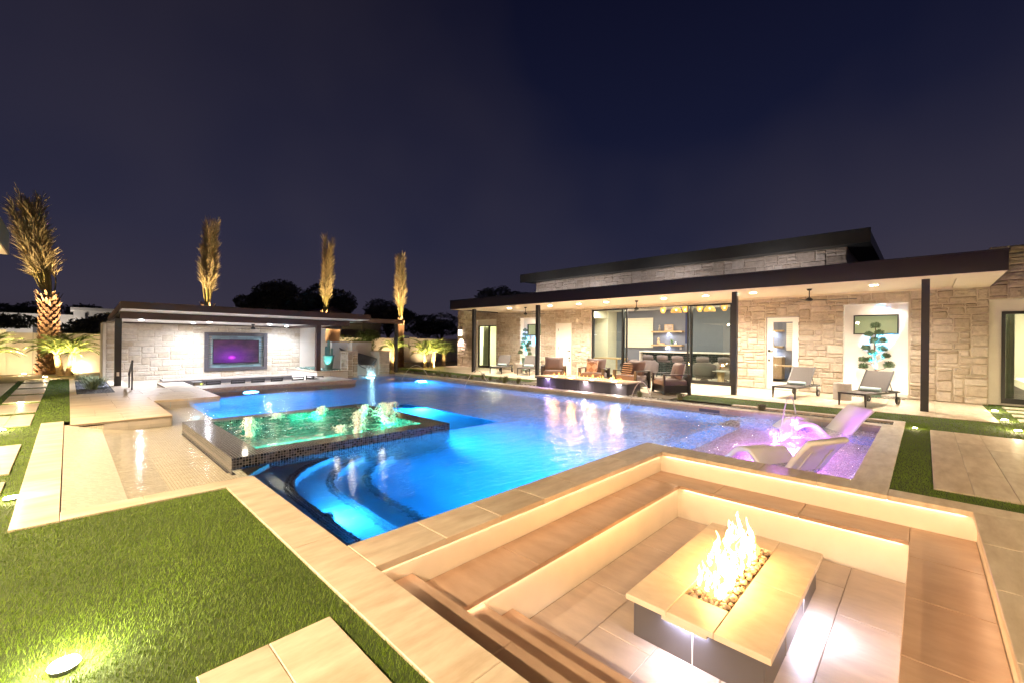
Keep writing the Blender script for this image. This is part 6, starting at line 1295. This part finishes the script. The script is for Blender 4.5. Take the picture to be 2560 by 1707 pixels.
for x, y, l in ((-1.20, 25.7, 'ground uplight left of the big palm'), (.42, 26.2, 'ground uplight right of the big palm'), (-.57, 23.3, 'ground uplight in front of the small palm pair')): path_light(x, y, l, 9, 1.2)

# ================================================================== FENCE, BACKDROP
fc = thing('garden_wall', 'long cream rendered garden wall behind the palms', 'wall', (4, 26.6, 0)); MB().box(-14, 30, 26.5, 26.7, -.1, 1.62).build('wall', PLASTER, fc); MB().box(-2.55, -1.72, 26.46, 26.495, -.1, 1.73).box(16.9, 17.5, 26.46, 26.495, -.1, 1.70).build('pilaster', PLASTER, fc)
for x in (-6, -4.1, -1.0, 1, 12, 14, 20, 22): MB().box(x-.008, x+.008, 26.492, 26.499, -.1, 1.6).build('joint', CONCR, fc)
f2 = thing('side_wall', 'cream rendered wall running back on the far left', 'wall', (-9, 20, 0)); MB().box(-9.2, -9.0, 21, 26.5, -.1, 1.6).build('wall', PLASTER, f2)
for x in (1.8, 12.8, 15.2): lamp('wall_wash', 'SPOT', (x, 25.6, .03), 50, (1, .70, .38), .05, (x, 26.6, 1.2), fc, spot=110, blend=1)
lamp('wall_wash', 'SPOT', (-3.2, 25.4, .03), 60, (1, .68, .34), .05, (-2.6, 26.6, 1.2), fc, spot=120, blend=1); lamp('wall_wash', 'SPOT', (18, 25.4, .03), 40, (1, .72, .40), .05, (18, 26.6, 1.2), fc, spot=120, blend=1)
# slatted screen and lit shrub beyond the slide
t = thing('slatted_screen', 'dim vertical slatted timber screen beyond the slide', 'screen', (13.8, 27.5, 0)); 
for i in range(38): x = 12.4+i*.075; MB().box(x, x+.05, 27.5, 27.53, 1.2, 2.55).build('slat', pm('grey_slat', (.10, .085, .06), .8) if i == 0 else bpy.data.materials['grey_slat'], t)
MB().box(12.3, 15.3, 27.54, 27.6, 2.5, 2.6).box(12.3, 15.3, 27.54, 27.6, 1.1, 1.2).build('rail', bpy.data.materials['grey_slat'], t)
def tree(x, y, zc, rx, ry, rz, label, name='tree', n=1500, leaf=.16, mat=LEAFD, trunk=True, cat='tree', lobes=7, seed=None, group='dark trees beyond the wall'):
    r = random.Random(seed or int(x*13+y*7)); t = thing(name, label, cat, (x, y, -.05), 0, group); m = MB()
    L_ = [(x+r.uniform(-.6, .6)*rx, y+r.uniform(-.5, .5)*ry, zc+r.uniform(-.45, .5)*rz, r.uniform(.35, .6)) for _ in range(lobes)]
    if trunk:
        tb = MB().tube([(x, y, 0), (x+.1, y, zc*.4), (x, y, zc)], [.22, .17, .08], 7)
        for l in L_: tb.tube([(x, y, zc*.45), ((x+l[0])/2, (y+l[1])/2, (zc*.5+l[2])/2+.2), l[:3]], [.09, .06, .03], 5)
        tb.build('trunk', BARK, t)
    for i in range(n):
        l = L_[r.randrange(lobes)]; a = r.uniform(0, 6.28); e_ = math.asin(r.uniform(-1, 1)); q = r.uniform(.45, 1.05)**.5*l[3]; p = Vector((l[0]+cos(a)*cos(e_)*q*rx, l[1]+sin(a)*cos(e_)*q*ry, l[2]+sin(e_)*q*rz)); s = leaf*r.uniform(.5, 1.2)
        u = Vector((r.uniform(-1, 1), r.uniform(-1, 1), r.uniform(-1, 1))).normalized(); v = u.orthogonal().normalized()
        m.tri(tuple(p-u*s), tuple(p+v*s*.6), tuple(p+u*s)); 
    m.build('crown', mat, t); return t
tree(13.0, 40, 4.7, 3.0, 2.6, 2.0, 'broad dark tree behind the pavilion, left half of the big pair', n=6500, leaf=.24); tree(16.8, 40.5, 5.0, 3.1, 2.6, 2.4, 'tall dark tree behind the pavilion, right half of the big pair', n=6500, leaf=.24); tree(10.4, 39, 4.2, 1.6, 1.6, 1.2, 'low dark tree at the left end of the big clump', n=2500, leaf=.22)
tree(21.8, 38, 3.9, 3.2, 2.5, 2.0, 'dark rounded tree behind the thinnest palm', n=5500, leaf=.24); tree(27.5, 37, 3.0, 3.6, 2.5, 1.5, 'low dark tree right of the thinnest palm', n=4500, leaf=.22); tree(32.5, 36, 2.9, 3.4, 2.5, 1.5, 'low olive tree behind the wall next to the house', n=4500, leaf=.22)
tree(28.0, 28.5, 5.2, 2.0, 2.0, 1.9, 'dark leafy tree rising over the patio roof at its far end', n=4200, leaf=.20); tree(28.5, 26.0, 4.8, 2.0, 1.8, 1.3, 'lower dark tree tucked behind the upper roof', n=3200, leaf=.20)
for x, y, zc, rx, rz, l in ((-6.2, 44, 2.4, 2.6, 1.6, 'dark hedge mass at the far left edge'), (-2.0, 46, 3.0, 2.4, 1.0, 'dark tree line above the white building on the left'), (1.2, 47, 3.1, 1.8, .9, 'dark tree line right of the big palm trunk'), (-2.8, 36, 2.0, 2.2, .9, 'dark rounded bush beyond the wall left of the big palm'), (.85, 33.5, 1.9, 1.2, .9, 'dark square hedge between big palm and pavilion')): tree(x, y, zc, rx, 1.6, rz, l, 'hedge', 3200, .17, trunk=False, cat='hedge', group='dark hedges beyond the wall')
t = tree(12.2, 24.6, 1.45, 1.4, .8, .75, 'bushy yellow-green shrub lit from below beyond the slide', 'shrub', 3000, .09, pm('lit_shrub_leaf', (.12, .16, .05), .6, var=.4), False, 'shrub', group='shrubs'); lamp('uplight', 'SPOT', (12.0, 23.6, .05), 110, (1, .85, .45), .05, (12.2, 24.7, 1.6), t, spot=80, blend=.8)
b = thing('white_building', 'flat roofed white building beyond the wall on the left', 'building', (-.6, 42, 0)); MB().box(-3.6, 1.4, 42, 46, -.1, 2.75).build('wall', WPLASTER, b); MB().box(-3.75, 1.5, 41.9, 46, 2.76, 2.95).build('parapet', WPLASTER, b); MB().box(.2, .9, 41.96, 41.995, 1.4, 2.3).box(-1.6, -.9, 41.96, 41.995, 1.2, 2.2).build('window', CHAR, b)
b = thing('white_annex', 'taller pale building corner left of the pavilion roof', 'building', (1.6, 39, 0)); MB().box(.25, 4.5, 39, 43, -.1, 3.15).build('wall', WPLASTER, b); MB().box(.10, 4.6, 38.9, 43, 3.16, 3.34).build('parapet', WPLASTER, b); MB().box(.75, .85, 38.95, 38.995, 2.4, 3.0).build('downpipe', CHAR, b)
lamp('street_glow', 'AREA', (-1, 38, 1.0), 30, (1, .9, .8), 1.5, (-.5, 42, 2.4), b)
b = thing('gabled_house', 'dark low gabled roof of a neighbour house behind the pavilion', 'building', (14.5, 36, 0)); m = MB(); m.v = [(11.2, 34, 3.2), (17.6, 34, 3.2), (14.6, 34, 4.05), (11.2, 38, 3.2), (17.6, 38, 3.2), (14.6, 38, 4.05)]; m.f = [(0, 1, 2), (3, 5, 4), (0, 2, 5, 3), (1, 4, 5, 2), (0, 3, 4, 1)]; m.build('roof', BROWN, b); MB().box(11.5, 17.3, 34.3, 37.7, -.1, 3.19).build('wall', PLASTER, b)
# house on the left, only its eave corner shows
lh = thing('left_house', 'neighbouring house wing whose lit eave corner shows at the left edge', 'house', (-3, 5, 0))
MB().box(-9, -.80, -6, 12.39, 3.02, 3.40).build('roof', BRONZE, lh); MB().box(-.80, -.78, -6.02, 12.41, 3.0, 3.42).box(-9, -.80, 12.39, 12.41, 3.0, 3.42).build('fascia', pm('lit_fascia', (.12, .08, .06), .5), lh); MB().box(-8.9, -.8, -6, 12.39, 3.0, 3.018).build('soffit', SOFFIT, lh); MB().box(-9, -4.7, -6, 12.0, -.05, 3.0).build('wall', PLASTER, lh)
for i, y in enumerate((-2.2, .6, 3.2, 5.8, 8.4, 11.0)):
    LP = (260, 330, 330, 440, 520, 640)[i]
    MB().cyl((-2.8, y, 2.985), (-2.8, y, 2.999), .08, .08, 14).build('downlight', LAMPW, lh); lamp('beam', 'SPOT', (-2.8, y, 2.97), LP*1.3, (1.0, .74, .46), .08, (-1.2, y, 0), lh, spot=140, blend=.9)

rh = thing('added_wing', 'unseen added wing past the right edge, its eave lamps lighting the paving', 'house', (6, -6, 0))  # unseen wing and eave lamps added to light the side paving
MB().box(-2, 15, -9, -3.2, 3.02, 3.40).build('roof', BRONZE, rh); MB().box(-2, 15, -9, -3.2, 3.0, 3.018).build('soffit', SOFFIT, rh); MB().box(-1, 14, -9, -5.2, -.05, 3.0).build('wall', PLASTER, rh)
for i, x in enumerate((3.0, 6.5, 10, 13.5)):
    MB().cyl((x, -3.9, 2.985), (x, -3.9, 2.999), .08, .08, 14).build('downlight', LAMPW, rh); lamp('beam', 'SPOT', (x, -3.9, 2.97), 150, (1.0, .70, .38), .08, (x, -3.3, 0), rh, spot=160, blend=1.0)
for y in (4, 8, 12, 15):  # washer boxes and lamps invented on the roof to brighten the upper wall
    MB().box(17.2, 17.3, y-.3, y+.3, 3.401, 3.45).build('added_washer', CHAR, hs); lamp('wall_fill', 'AREA', (17.3, y, 3.5), 9, (.95, .86, .9), .5, (19, y, 4.5), hs, sy=.05)
